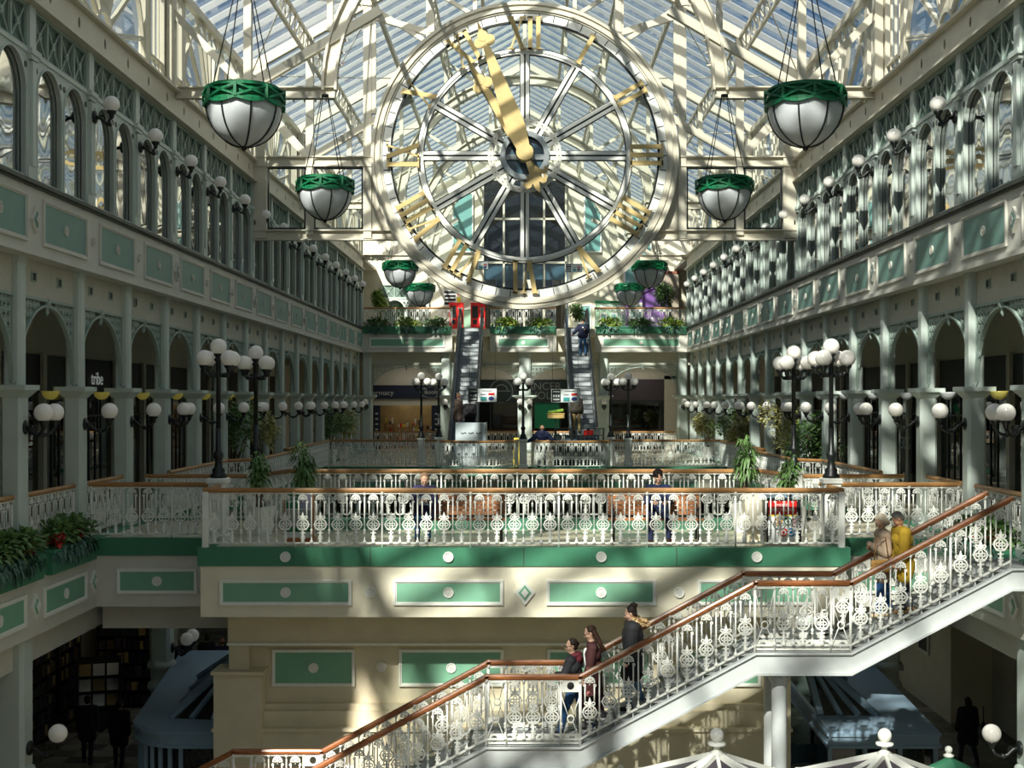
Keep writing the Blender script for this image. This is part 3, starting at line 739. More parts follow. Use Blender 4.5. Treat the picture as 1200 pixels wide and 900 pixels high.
for sg in (-1, 1):
    sd = SIDE[sg]
    for n_, i in enumerate((-2, -1, 0)):
        railing('white balustrade between the %s and next arcade pillar of the %s gallery' % (('nearest', 'second', 'third')[n_], sd), [(sg * 9.02, colY(i) + .2, F1), (sg * 9.02, colY(i + 1) - .2, F1)], 'balustrades between the %s pillars' % sd, RT, postevery=20)
    railing('long stepped white balustrade along the %s edge of the open well' % sd,
            [(sg * 8.45, 30.2, F1), (sg * 8.45, 36.0, F1), (sg * 7.75, 36.8, F1), (sg * 7.75, 43.2, F1), (sg * 8.3, 44.0, F1), (sg * 8.3, 53.7, F1)], None, RT, postevery=6)
    b = MB(); b.M = MIR[sg]; slab(b, [(8.75, 36.2), (7.68, 36.8), (7.68, 43.2), (8.3, 44.0), (8.75, 44.0)], E(-3.15), L1); struct(b.build('floor_%s_bay' % sd, M['green']))
    bl = [(sg * (1.95 - 1.66 * math.cos(PI * k / 8)), 54.02 - 1.48 * math.sin(PI * k / 8) ** .6, F1) for k in range(9)]
    railing('curved white balustrade bulging over the well in front of the %s escalator' % sd, bl[::-1], 'curved balustrades', RT, postevery=50)
    railing('straight white balustrade at the far edge of the well near the %s wall' % sd, [(sg * 8.3, 54.05, F1), (sg * 4.4, 54.05, F1), (sg * 3.75, 54.05, F1)], 'far straight balustrades', RT)

# ================================================================= STAIRCASE
SN, SF = 21.2, 22.37
SP = [(-9.0, 0.0), (-5.13, E(-7.36)), (-3.57, E(-7.36)), (-.64, E(-5.79)), (.92, E(-5.79)), (3.84, E(-4.225)), (5.43, E(-4.225)), (8.10, E(-2.82)), (8.72, E(-2.82))]
st = thing('staircase', 'white steel staircase with three landings climbing to the right across the hall', 'staircase', (SP[0][0], (SN + SF) / 2, 0))
ox, oy = SP[0][0], (SN + SF) / 2
for nm, y0, y1 in (('stringer', SN - .1, SN + .04), ('stringer', SF - .04, SF + .1)):
    b = MB(); b.M = Matrix.Translation((-ox, -oy, 0))
    up_ = [(x, z + .03) for x, z in SP]; dn = [(x, max(0.0, z - .31 - (.04 if k in (1, 3, 5, 7) else .04))) for k, (x, z) in enumerate(SP)]
    for k in range(len(SP) - 1):
        b.prism([up_[k], dn[k], dn[k + 1], up_[k + 1]], (y0 + y1) / 2 - .02, (y0 + y1) / 2 + .02)
        for pp, s_ in ((up_, -1), (dn, 1)):
            a, c = pp[k], pp[k + 1]; b.prism([a, c, (c[0], c[1] + .035 * s_), (a[0], a[1] + .035 * s_)], y0, y1)
    b.build(nm, M['channel'], st)
for k in range(len(SP) - 1):
    (x0, z0), (x1, z1) = SP[k], SP[k + 1]
    if abs(z1 - z0) < .01:
        MB().box(x0 - ox, x1 - ox, SN - oy, SF - oy, z0 - .1, z0).build('landing', M['tread'], st)
        for yy in (SN + .03, SF - .05):                              # pierced kick plates
            b = MB(); n = 6; w = (x1 - x0) / n
            for q in range(n): b.holed(x0 - ox + q * w, x0 - ox + (q + 1) * w, z0 + .05, z0 + .22, yy - oy, yy - oy + .015, x0 - ox + (q + .5) * w, z0 + .135, .055, .055, 14)
            if k < 7: b.build('kick_plate', M['white'], st)
    else:
        n = round((z1 - z0) / .157); dx = (x1 - x0) / n; dz = (z1 - z0) / n
        for q in range(n):
            b = MB(); xa = x0 + q * dx - ox; z = z0 + (q + 1) * dz
            b.box(xa - .02, xa + dx, SN - oy + .02, SF - oy - .02, z - .045, z)
            if q < n - 1 or True: b.m = 1; b.box(xa, xa + .02, SN - oy + .02, SF - oy - .02, z - dz, z - .045)
            b.m = 2; b.box(xa - .022, xa + .03, SN - oy + .02, SF - oy - .02, z - .002, z + .003)
            b.build('tread', [M['tread'], M['channel'], M['coping']], st)
for y, lab in ((SN, 'near mahogany handrail and white iron balustrade following the staircase'), (SF, 'far mahogany handrail and white iron balustrade behind the people on the staircase')):
    railing(lab, [(x, y, z) for x, z in SP[:-1]], 'staircase balustrades', 1.19, 'railred', .14, flats=(1, 3, 5), postevery=5, cat='stair railing')
for y in (21.5, 22.2):
    b = MB(); b.lathe([(.2, 0), (.2, .1), (.13, .16), (.13, E(-4.8)), (.18, E(-4.68)), (.18, E(-4.56))], 16); struct(b.build('support_column', M['channel'], None, (4.3, y, 0)))
    b = MB(); b.lathe([(.2, 0), (.2, .1), (.13, .16), (.13, E(-7.95)), (.18, E(-7.84)), (.18, E(-7.70))], 16); struct(b.build('support_column', M['channel'], None, (-4.4, y, 0)))
# ================================================================= CLOCK
ck = thing('clock', 'huge skeleton clock with gold Roman numerals and hands hung in the glass screen', 'clock', (0, SY - .25, CZ))
def rot(b, a): b.M = Matrix.Rotation(a, 4, 'Y')                    # a clockwise from twelve as seen from the stairs
b = MB(); b.ring((0, 0), 4.56, 4.86, -.1, .1, n=96)
b.ring((0, 0), 4.80, 4.90, -.16, .2, n=96); b.ring((0, 0), 4.62, 4.72, -.15, .1, n=96); b.build('rim', M['steel'], ck)
b = MB(); b.ring((0, 0), 4.30, 4.55, -.06, .04, n=96)
b.m = 1
for k in range(60):
    rot(b, 2 * PI * k / 60); b.box(-.013, .013, -.068, -.05, 4.32, 4.53)
b.M = Matrix(); b.ring((0, 0), 4.24, 4.30, -.05, .05, n=96); b.build('minute_track', [M['white'], M['iron']], ck)
b = MB(); b.ring((0, 0), 3.24, 3.42, -.05, .05, n=72); b.ring((0, 0), 3.31, 3.35, -.08, -.04, n=72); b.m = 1; b.ring((0, 0), 3.42, 3.45, -.03, .06, n=72); b.ring((0, 0), 3.21, 3.24, -.03, .06, n=72)
b.build('inner_ring', [M['white'], M['iron']], ck)
for k in range(12):
    b = MB(); rot(b, 2 * PI * k / 12)
    for x in (-.085, .085): b.box(x - .055, x + .055, -.06, .05, .7, 3.26)
    b.m = 1; b.box(-.028, .028, -.03, .03, .75, 3.24); b.box(-.165, -.14, -.02, .05, 1.18, 3.24); b.box(.14, .165, -.02, .05, 1.18, 3.24)
    b.build('spoke', [M['white'], M['iron']], ck)
b = MB(); b.ring((0, 0), 1.0, 1.18, -.07, .05, n=48); b.m = 1
for k in range(36): b.ring((1.09 * math.sin(k * PI / 18), 1.09 * math.cos(k * PI / 18)), .001, .018, -.085, -.07, n=6)
b.build('riveted_ring', [M['greycream'], M['iron']], ck)
b = MB(); b.ring((0, 0), .62, .78, -.16, .16, n=48); b.m = 1; b.ring((0, 0), .001, .62, .05, .07, n=48); b.m = 0; b.box(-.62, .62, -.02, .04, -.12, .05); b.build('hub_drum', [M['alu'], M['bluepane']], ck)
MB().ring((0, 0), .1, 4.3, .06, .075, n=64).build('dial_pane', M['pane'], ck)
GAP = .30
def roman(txt, a):
    b = MB(); rot(b, a); wid = {'I': .22, 'V': .56, 'X': .56}; tot = sum(wid[c] for c in txt) + .04 * (len(txt) - 1); x = -tot / 2; r0, r1 = 3.36, 4.40
    y0, y1 = -.2, -.14
    cnt = [0]
    def bar(xa, xb, w, za=r0, zb=r1): cnt[0] += 1; q = .006 * (cnt[0] % 3); b.prism([(xa - w / 2, za), (xa + w / 2, za), (xb + w / 2, zb), (xb - w / 2, zb)], y0 - q, y1 + q)
    for c in txt:
        w = wid[c]; xc = x + w / 2
        if c == 'I': bar(xc, xc, .14); 
        if c == 'V': bar(xc, xc - .19, .15); bar(xc, xc + .19, .06)
        if c == 'X': bar(xc + .19, xc - .19, .15); bar(xc - .19, xc + .19, .06)
        for z in ((r0, r0 + .05), (r1 - .05, r1)): b.prism([(x, z[0]), (x + w, z[0]), (x + w, z[1]), (x, z[1])], y0, y1) if c == 'I' else [b.prism([(xx - .1, z[0]), (xx + .1, z[0]), (xx + .1, z[1]), (xx - .1, z[1])], y0, y1) for xx in ((xc - .19, xc + .19) if (c == 'X' or z[0] > 4) else (xc,))]
        x += w + .04
    b.build('numeral', M['gold'], ck)
for k, t in enumerate(('XII', 'I', 'II', 'III', 'IIII', 'V', 'VI', 'VII', 'VIII', 'IX', 'X', 'XI')): roman(t, 2 * PI * k / 12)
def hand(nm, a, L, w0, ztre, y, fs=1.0):
    b = MB(); rot(b, a); th = .05
    b.prism([(-w0 * .6, 0), (w0 * .6, 0), (w0, .75), (w0 * .95, 1.3), (.1, ztre), (-.1, ztre), (-w0 * .95, 1.3), (-w0, .75)], y - th, y)
    b.prism([(-.09, ztre), (.09, ztre), (.12, ztre + .25), (0, L), (-.12, ztre + .25)], y - th - .004, y + .003)
    for q, (dx, dz) in enumerate(((-.17, .1), (.17, .1), (0, .28))): b.ring((dx, ztre + dz), .001, .17, y - th - .01 - q * .006, y + .01 + q * .006, n=20)
    b.prism([(-.06, .1), (.06, .1), (.1, -.7), (-.1, -.7)], y - th + .006, y - .006)         # fleur-de-lis tail
    b.prism([(q_[0] * .8, q_[1] * fs) for q_ in [(-.08, -.55), (.08, -.55), (.2, -.85), (.34, -.95), (.42, -.82), (.5, -.98), (.4, -1.12), (.26, -1.12), (.13, -1.02), (.1, -1.2), (0, -1.36), (-.1, -1.2), (-.13, -1.02), (-.26, -1.12), (-.4, -1.12), (-.5, -.98), (-.42, -.82), (-.34, -.95), (-.2, -.85)]], y - th, y)
    b.build(nm, M['gold'], ck)
hand('hour_hand', math.radians(-31.5), 3.6, .17, 2.45, -.36, .78); hand('minute_hand', math.radians(-20), 4.42, .31, 3.6, -.6)
b = MB(); b.ring((0, 0), .001, .27, -.7, -.2, n=32); b.build('hub_cap', M['gold'], ck)

# ================================================================= HANGING BOWL LAMPS
def bowl(label, loc, top):
    R_ = .65; t = thing('hanging_bowl_lamp', label, 'hanging lamp', loc, 0, 'hanging bowl lamps under the roof trusses')
    prof = [(R_ * math.cos(a), -.72 * math.sin(a)) for a in [PI / 2 - k * PI / 2 / 10 for k in range(11)]]
    MB().lathe([(max(r, .001), z) for r, z in prof] + [(R_ - .02, 0.02)], 32).build('bowl', M['bowl'], t)
    b = MB()
    for k in range(8):
        a = 2 * PI * (k + .5) / 8
        b.tube([(math.cos(a) * (R_ * math.cos(q) + .012), math.sin(a) * (R_ * math.cos(q) + .012), -.72 * math.sin(q)) for q in [j * PI / 2 / 8 for j in range(9)]], .016, 5)
    b.lathe([(.001, -.8), (.05, -.76), (.06, -.7), (.03, -.68)], 10); b.build('rib', M['iron'], t)
    b = MB(); n = 8; r1 = .70
    for z0, z1, r in ((.0, .045, .685), (.235, .27, .685), (.27, .31, .62)): b.lathe([(r - .06, z0), (r, z0), (r, z1), (r - .06, z1), (r - .06, z0)], 32, smooth=False)
    b.lathe([(.65, .02), (.65, .26)], 32)
    for k in range(n):
        a, c = 2 * PI * k / n, 2 * PI * (k + 1) / n
        pa = [(r1 * math.cos(a + (c - a) * q / 4), r1 * math.sin(a + (c - a) * q / 4)) for q in range(5)]
        b.beam((pa[0][0], pa[0][1], .02), (pa[0][0], pa[0][1], .26), .05, .05, (1, 0, 0))
        for q in range(4):
            b.beam((*pa[q], .03 + .2 * q / 4), (*pa[q + 1], .03 + .2 * (q + 1) / 4), .035, .035); b.beam((*pa[q], .24 - .2 * q / 4), (*pa[q + 1], .24 - .2 * (q + 1) / 4), .035, .035)
            b.beam((pa[q][0] * .98, pa[q][1] * .98, .02 - .06 * math.sin(PI * q / 4)), (pa[q + 1][0] * .98, pa[q + 1][1] * .98, .02 - .06 * math.sin(PI * (q + 1) / 4)), .05, .05)
    b.build('lattice_rim', M['dkgreen'], t)
    b = MB()
    for k in range(4):
        a = PI / 4 + PI / 2 * k
        b.tube([(.61 * math.cos(a), .61 * math.sin(a), .29), (.08 * math.cos(a), .08 * math.sin(a), top - loc[2])], .011, 5)
    b.lathe([(.09, top - loc[2] - .06), (.09, top - loc[2])], 10); b.build('cable', M['iron'], t)
for n_, (y, tx) in enumerate(((22.2, 'nearest and largest'), (31.2, 'second'), (50.0, 'third'), (59.6, 'farthest'))):
    for sg in (-1, 1):
        bowl('%s hanging white bowl lamp with green rim on the %s' % (tx, SIDE[sg]), (sg * 4.9, y, E(5.14)), E(7.5))

# ================================================================= GLOBE LAMPS
def gl(p, r=.165): return MB().ball((0, 0, 0), r, 20, 12)
GLOBE = MB().ball((0, 0, .2), .165, 20, 12).mesh('globe', M['globe'])
CUP = MB().lathe([(.02, -.1), (.05, -.06), (.05, -.02), (.09, .03), (.1, .06), (.06, .06)], 12).mesh('cup', M['iron'])
def sconce_mesh(ang=0.0, L=.5):
    b = MB(); b.M = Matrix.Rotation(ang, 4, 'Z')
    b.tube([(0, 0, 0), (.12, 0, -.02), (.22, 0, -.12), (.34, 0, -.15), (L - .06, 0, -.1), (L, 0, 0)], [.05, .035, .03, .03, .03, .035], 8)
    b.ring((.16, -.02), .03, .06, -.015, .015, n=10); b.ball((.3, 0, -.14), .05, 10, 6)
    return b.mesh('bracket_arm', M['iron'])
ARM = sconce_mesh()
PLATE = MB().lathe([(.001, 0.03), (.07, .03), (.1, .0)], 14)
b = MB(); b.M = Matrix.Rotation(PI / 2, 4, 'Y'); b.lathe([(.13, -.01), (.13, .02), (.07, .05), (.001, .06)], 14); PLATE = b.mesh('back_plate', M['iron'])
ARM2 = sconce_mesh(0, .34)
def sconce(label, loc, rz, group, double=False, L=.5):
    t = thing('wall_globe_lamp', label, 'wall lamp', loc, rz, group)
    put('back_plate', PLATE, t)
    for a in ((-.55, .55) if double else (0,)):
        o = put('bracket_arm', ARM if L > .4 else ARM2, t, (0, 0, 0), a)
        put('cup', CUP, o, (L, 0, .06)); put('globe', GLOBE, o, (L, 0, .06))
    return t
for sg in (-1, 1):
    sd = SIDE[sg]; rz = 0 if sg < 0 else PI
    for i in range(-2, 14):
        dbl = (i % 3 == 2)
        sconce('%s globe wall lamp on the %s lower pillar from the front, %s gallery' % ('twin' if dbl else 'single', ORD[i + 3], sd), (sg * 8.86, colY(i), E(-.48)), rz, 'globe lamps on the %s lower pillars' % sd, dbl)
        if i >= 0: sconce('globe lamp on the %s upper pilaster from the front, %s arcade' % (ORD[i + 1], sd), (sg * 8.66, colY(i), E(5.70)), rz, 'globe lamps on the %s upper arcade' % sd, L=.34)
    for i in (-1, 2):
        sconce('globe lamp on the %s ground floor pillar at the %s' % ({-1: 'nearest', 2: 'far'}[i], sd), (sg * 8.78, colY(i), E(-6.17)), rz, 'globe lamps on the %s ground floor pillars' % sd, i == 2)
    for i in range(-1, 9):
        b = MB(); b.lathe([(.001, -.15), (.07, -.14), (.14, -.08), (.17, .0), (.175, .02)], 16, (0, 0, 0))
        lit = sg < 0 or i < 1
        t = tag(b.build('uplight', M['yellowbowl' if lit else 'bowl'], None, (sg * 9.42, colY(i) - .35, E(.16))), 'small %s bowl uplight behind the %s lower pillar, %s gallery' % ('yellow glowing' if lit else 'unlit grey', ORD[i + 3], sd), 'light', 'bowl uplights in the %s gallery' % sd)
        MB().beam((0, 0, .0), (-sg * .2, .28, -.02), .03, .03).build('arm', M['iron'], t)
def lamp_post(label, loc, group, s_=1.0):
    t = thing('lamp_post', label, 'lamp post', loc, RND.uniform(0, .2), group)
    b = MB(); b.lathe([(.17, 0), (.17, .05), (.12, .1), (.13, .16), (.08, .22), (.07, .36), (.1, .42), (.1, .48), (.06, .54), (.055, 1.0)], 12); b.build('base', M['iron'], t)
    MB().lathe([(.05, .9), (.045, 2.0), (.07, 2.03), (.07, 2.08), (.05, 2.12), (.05, 2.3), (.09, 2.36), (.05, 2.42)], 12).build('pole', M['iron'], t)
    for k in range(4):
        a = PI / 4 + k * PI / 2; c, q = math.cos(a), math.sin(a)
        o = MB().tube([(0, 0, 2.12), (c * .12, q * .12, 2.03), (c * .24, q * .24, 2.03), (c * .32, q * .32, 2.12)], .03, 6).ball((c * .2, q * .2, 2.05), .05, 8, 6).build('arm', M['iron'], t)
        put('cup', CUP, o, (c * .34, q * .34, 2.18)); put('globe', GLOBE, o, (c * .34, q * .34, 2.18))
    put('cup', CUP, t, (0, 0, 2.42)); put('globe', GLOBE, t, (0, 0, 2.42))
    return t
def pedestal(label, loc, h, w=.2, group=None):
    t = tag(MB().bbox(-w, w, -w, w, 0, h - .1, .02).bbox(-w - .03, w + .03, -w - .03, w + .03, h - .1, h, .02).bbox(-w - .03, w + .03, -w - .03, w + .03, 0, .15, .02).build('pedestal', M['white'], None, loc), label, 'pedestal', group)
for sg in (-1, 1):
    sd = SIDE[sg]
    for y, tx in ((25.4, 'nearer'), (28.6, 'farther')):
        pedestal('white square pedestal under the %s tall lamp post of the %s pair' % (tx, sd), (sg * 6.12 if y < 27 else sg * 6.05, y, L1), EYE - 1.55 - L1, .17, 'lamp pedestals on the bridge')
        lamp_post('%s black five-globe lamp post of the %s pair on the bridge' % (tx, sd), (sg * 6.12 if y < 27 else sg * 6.05, y, E(-1.55)), 'lamp posts on the bridge')
    for x, y, tx in ((4.4, 54.05, 'outer'), (3.75, 55.4, 'inner')):
        pedestal('white slim pedestal under the %s far lamp post, %s side' % (tx, sd), (sg * x, y, L1), EYE - 1.6 - L1, .14, 'lamp pedestals at the far rail')
        lamp_post('%s five-globe lamp post on the %s side of the far balustrade' % (tx, sd), (sg * x, y, E(-1.6)), 'lamp posts at the far rail')
pedestal('white slim pedestal under the middle far lamp post', (-.07, 52.9, L1), EYE - 1.62 - L1, .16)
lamp_post('middle five-globe lamp post between the two escalators', (-.07, 52.9, E(-1.62)), 'lamp posts at the far rail')
# ================================================================= FAR END
BY = 68.0
segs = ((-8.7, -3.88, 'left'), (-1.87, 1.69, 'middle'), (3.74, 8.7, 'right'))
b = MB(); b.box(-13.6, 13.6, BY + .3, 76, E(2.6), E(3.76)); b.box(-3.88, -1.87, BY - 1.0, BY + .4, E(3.4), E(3.76)); b.box(1.69, 3.74, BY - 1.0, BY + .4, E(3.4), E(3.76)); struct(b.build('floor_back_second', M['cream']))
for x0, x1, nm in segs:
    b = MB(); b.box(x0, x1, BY, BY + .35, E(2.58), E(3.58)); b.box(x0 - .02, x1 + .02, BY - .05, BY, E(2.58), E(2.68))
    f = struct(b.build(trimname(), M['greycream'])); w = (x1 - x0) - .8
    put('panel', panel(w, .52, 'sage', fr=.08), f, ((x0 + x1) / 2, BY, E(3.08)))
    t = thing('planter_trough', 'long green planter trough of leafy plants on the %s part of the far balcony' % nm, 'planter', ((x0 + x1) / 2, BY + .1, E(3.56)), 0, 'planter troughs on the far balcony')
    L = (x1 - x0) / 2 - .04
    MB().box(-L, L, -.22, .2, 0, .36).box(-L - .03, L + .03, -.26, .22, .32, .38).build('trough', M['green'], t)
    n = 3 if L > 2 else 2
    for k in range(n):
        cx = -L + L * 2 * (k + .5) / n
        MB().clump((cx, 0, .54), (.66, .24, .26), 380, .26, .06).build('foliage', M['leaf2' if (k + (nm == 'right')) % 2 or nm == 'middle' else 'leaf'], t)
        MB().clump((cx, -.25, .25), (.6, .1, .2), 90, .14, .045, .8, -.5).build('trailing_foliage', M['bluefol'], t)
        MB().clump((cx + .3, -.1, .55), (.2, .12, .12), 14, .1, .05).build('flowers', M['red'], t)
    railing('white balustrade with oak handrail on the %s part of the far balcony' % nm, [(x0 + .05, BY + .55, L2), (x1 - .05, BY + .55, L2)], 'far balcony balustrades', 1.2)
# columns and iron arches under the balcony
b = MB(); b.box(-13.6, 13.6, 68.62, 68.9, E(1.9), E(2.6)); struct(b.build('wall_over_back_arches', M['soffit']))
for x in (-8.5, -4.25, 0, 4.25, 8.5):
    o = struct(put('arcade_column', col1, None, (x, 68.58, L1))); o.scale = ((2.0, 1.6, 1) if x == 0 else (1.5, 1.5, 1))
    b = MB(); b.ball((0, 0, .2), .17, 16, 10)
    for s_ in ((-1, 1) if x == 0 else (1,)): 
        sconce('globe lamp on the back arcade pillar %s' % {-8.5: 'in the left corner', -4.25: 'left of the escalators', 0: 'between the escalators, %s globe' % ('left' if s_ < 0 else 'right'), 4.25: 'right of the escalators', 8.5: 'in the right corner'}[x], (x + (s_ * .25 if x == 0 else 0), 68.2, E(-.35)), -PI / 2, 'globe lamps on the back pillars')
for a, c in ((-8.5, -4.25), (-4.25, 0), (0, 4.25), (4.25, 8.5)):
    h = (c - a) / 2 - .24; struct(spandrel(h, E(1.8), E(.45), E(1.92), step=.2).build(trimname(), M['lattice'], None, ((a + c) / 2, 68.58, 0)))
    railing('white balustrade under the back arch %s' % {-8.5: 'before the pharmacy', -4.25: 'left of the middle pillar', 0: 'right of the middle pillar', 4.25: 'before the plum coloured shop'}[a], [(a + .4, 68.7, L1), (c - .4, 68.7, L1)], 'balustrades under the back arches', RT, postevery=20)
# shops under the arches
b = MB(); b.box(-13.6, 13.6, 76, 76.3, 0, E(3.76)); b.box(-13.6, 13.6, 69.5, 76, E(2.2), E(2.6)); struct(b.build('wall_back_shops', M['soffit']))
for x in (-4.3, 4.3): b = MB(); b.box(x - .35, x + .35, 73, 76, L1, E(2.4)); struct(b.build('wall_shop_pier', M['soffit']))
b = MB(); b.box(-8.7, -4.65, 73.0, 73.3, E(.85) , E(2.3)); struct(b.build('wall_over_pharmacy', M['soffit']))
t = thing('shopfront', 'pharmacy shopfront with navy sign and warm shelves under the left back arch', 'shop front', (-6.6, 73, L1))
zz = EYE - L1
MB().box(-2.1, 1.9, -.12, .1, zz + .08, zz + .86).build('sign_board', M['navy'], t)
letters('lettering', 'pharmacy', .42, M['lettergrey'], t, (-2.55, -.14, zz + .42))
b = MB(); b.ring((1.25, zz + .46), .62, .66, -.15, -.12, n=36, ez=.5); b.build('oval_emblem', M['lettergrey'], t)
letters('lettering', 'Boots', .34, M['lettergrey'], t, (1.25, -.14, zz + .46), align='CENTER')
b = MB()
b.m = 0; b.box(-2.1, 1.9, .0, .15, zz - .3, zz + .08); bk = MB(); bk.m = 1; bk.box(-2.1, 1.9, 2.6, 2.7, 0, zz); bk.build('back_wall', [M['soffit'], M['warm']], t)
b.build('front_wall', [M['soffit'], M['warm'], M['navy']], t)
for x0, x1 in ((-2.1, -1.7), (1.25, 1.9)): MB().box(x0, x1, -.02, .1, 0, zz - .3).build('side_panel', M['navy'], t)
b = MB()
for k in range(5): b.box(-1.98, -1.82, -.04, -.02, .8 + k * .3, .9 + k * .3); b.box(1.45, 1.75, -.04, -.02, .8 + k * .3, .88 + k * .3)
b.build('panel_marks', M['lettergrey'], t)
for k, (x, w, h) in enumerate(((-1.3, .6, 1.3), (-.5, .7, 1.1), (.35, .7, 1.25), (1.0, .4, 1.0))):
    s = thing('shelf_unit', 'stocked wooden display shelf, %s from the left inside the pharmacy' % ORD[k + 1], 'shelf', (-6.6 + x, 74.4, L1), 0, 'pharmacy display shelves')
    b = MB()
    for q in range(4): b.box(-w / 2, w / 2, -.2, .2, .1 + q * h / 3, .14 + q * h / 3)
    b.box(-w / 2, -w / 2 + .03, -.2, .2, 0, h + .15); b.box(w / 2 - .03, w / 2, -.2, .2, 0, h + .15); b.build('frame', M['bench'], s)
    for q in range(4):
        x_ = -w / 2 + .06
        while x_ < w / 2 - .1:
            bw = RND.uniform(.06, .12); hh = RND.uniform(.1, h / 3 - .08); MB().bbox(x_, x_ + bw, -.14, .08, .14 + q * h / 3, .14 + q * h / 3 + hh, .01).build('carton', M[RND.choice(['redpaint', 'pale', 'black', 'yellow', 'warm', 'plum', 'pale'])], s); x_ += bw + .02
b = MB(); b.box(-3.9, 8.7, 73.05, 73.3, E(1.18), E(2.3)); struct(b.build('wall_over_shops', M['soffit']))
t = thing('shopfront', 'dark green charity shopfront with pale capital lettering behind the middle pillar', 'shop front', (0, 73, L1))
MB().box(-3.9, 3.9, -.1, .1, zz - .05, zz + 1.15).box(-3.9, 3.9, -.14, .1, zz - .12, zz - .05).build('sign_board', M['dgboard'], t)
letters('lettering', 'CANCER', .62, M['dimletter'], t, (-.36, -.12, zz + .78)); letters('lettering', 'REVOLUTION', .62, M['dimletter'], t, (-.36, -.12, zz + .25))
b = MB(); b.ring((-1.35, zz + .52), .62, .68, -.12, -.1, n=32); b.ring((-1.35, zz + .52), .34, .4, -.12, -.1, 0, PI, n=20); b.box(-1.9, -.8, -.12, -.1, zz + .5, zz + .55); b.build('round_emblem', M['dimletter'], t)
b = MB()
for x in (-3.9, -2.0, .1, .5, 2.0, 3.85): b.box(x, x + .06, -.05, .05, 0, zz - .1)
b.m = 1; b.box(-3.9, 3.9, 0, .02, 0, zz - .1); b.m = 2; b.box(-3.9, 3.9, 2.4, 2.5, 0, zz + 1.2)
b.build('glazing', [M['dgboard'], M['darkpane'], M['dark']], t)
MB().box(.57, 1.98, -.03, .0, zz - 1.6, zz - .15).build('green_poster', mat('emerald_poster', (10, 120, 84), .5, vary=.05), t)
t = thing('shopfront', 'shopfront with blank plum coloured sign board under the right back arch', 'shop front', (6.6, 73, L1))
MB().box(-1.9, 1.35, -.1, .1, zz + .0, zz + 1.2).build('sign_board', M['plum'], t)
b = MB()
for x in (-1.9, -.6, 1.3): b.box(x, x + .08, -.06, .05, 0, zz - .05)
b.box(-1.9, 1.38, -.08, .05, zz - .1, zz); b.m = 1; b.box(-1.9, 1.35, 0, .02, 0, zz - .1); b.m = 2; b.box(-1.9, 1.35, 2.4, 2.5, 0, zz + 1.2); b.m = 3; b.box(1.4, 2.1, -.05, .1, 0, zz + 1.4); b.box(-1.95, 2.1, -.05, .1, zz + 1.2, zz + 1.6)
b.build('glazing', [M['dgboard'], M['darkpane'], M['dark'], M['soffit']], t)

# second gallery back wall with its shop fronts, door, blue glazing
b = MB(); b.box(-13.6, -2.5, 75.9, 76.2, E(3.76), E(8.0)); b.box(2.6, 13.6, 75.9, 76.2, E(3.76), E(8.0)); struct(b.build('wall_back_second', M['cream']))
for k, x in enumerate((-8.6,)):
    w = struct(put(winname(), ub_f, None, (x, 75.7, -.1), 0)); put('lattice_frieze', ub_l, w); put('pane', ub_g, w)
def flatwin(x0, x1, z0, z1, m='tealglass', bars=1):
    b = MB(); y = 75.85
    for q in ((x0 - .08, x0, z0 - .08, z1 + .08), (x1, x1 + .08, z0 - .08, z1 + .08), (x0, x1, z1, z1 + .08), (x0, x1, z0 - .08, z0)): b.box(q[0], q[1], y - .06, y + .05, E(q[2]), E(q[3]))
    for k in range(1, bars): b.box(x0 + (x1 - x0) * k / bars - .03, x0 + (x1 - x0) * k / bars + .03, y - .04, y + .03, E(z0), E(z1))
    b.m = 1; b.box(x0, x1, y - .02, y + .02, E(z0), E(z1)); struct(b.build(winname(), [M['white'], M[m]]))
M['tealglass'] = mat('teal_glass', (122, 172, 166), .2, vary=.1, scale=.8, spec=.7)
M['greenfront'] = mat('pale_green_front', (150, 186, 156), .5, vary=.04)
flatwin(-4.25, -3.15, 8.9, 12.3); flatwin(3.6, 4.5, 8.9, 12.2); flatwin(6.0, 7.5, 6.9, 11.4, bars=2); flatwin(-4.3, -2.9, 3.8, 5.4, 'greenfront'); flatwin(3.35, 3.9, 3.9, 5.6)
b = MB()
for x in (-2.5, -1.25, -.05, 1.15, 2.45): b.box(x - .06, x + .06, 75.7, 75.95, E(3.76), E(13.2))
for z in (8.2, 10.8, 13.15): b.box(-2.5, 2.5, 75.7, 75.95, E(z) - .06, E(z) + .06)
b.m = 1; b.box(-2.5, 2.5, 75.8, 75.84, E(8.2), E(13.2)); b.m = 2; b.box(-2.5, 2.5, 75.85, 75.99, E(7.2), E(13.2))
b.m = 0; b.box(-2.6, 2.6, 88, 88.2, E(3.76), E(13)); b.m = 3; b.box(-2.55, -2.5, 76.3, 88, E(2.6), E(12)); b.box(2.5, 2.55, 76.3, 88, E(2.6), E(12)); b.box(-2.5, 2.5, 76, 88, E(3.5), E(3.76))
struct(b.build(winname(), [M['steel'], M['darkpane'], M['bluepane'], M['soffit']]))
t = thing('shopfront', 'pale green shopfront with white window strips beside the purple house, upper floor', 'shop front', (5.3, 75.3, L2))
MB().box(-1.1, .9, 0, .4, 0, 2.0).build('front', M['greenfront'], t); MB().box(-1.15, .95, -.06, .1, 1.98, 2.1).build('cornice', M['dkgreen'], t)
for x in (-.85, .15): MB().box(x, x + .75, -.05, .05, 1.6, 1.85).build('fanlight', M['pale'], t)
for x in (-.85, -.2, .4): MB().box(x, x + .4, -.06, .05, .3, 1.4).build('window_frame', M['white'], t); MB().box(x + .06, x + .34, -.07, .04, .4, 1.3).build('window_pane', M['tealglass'], t)
t = thing('shopfront', 'purple gable-ended shop kiosk on the upper floor near the right corner', 'shop front', (7.2, 74.0, L2))
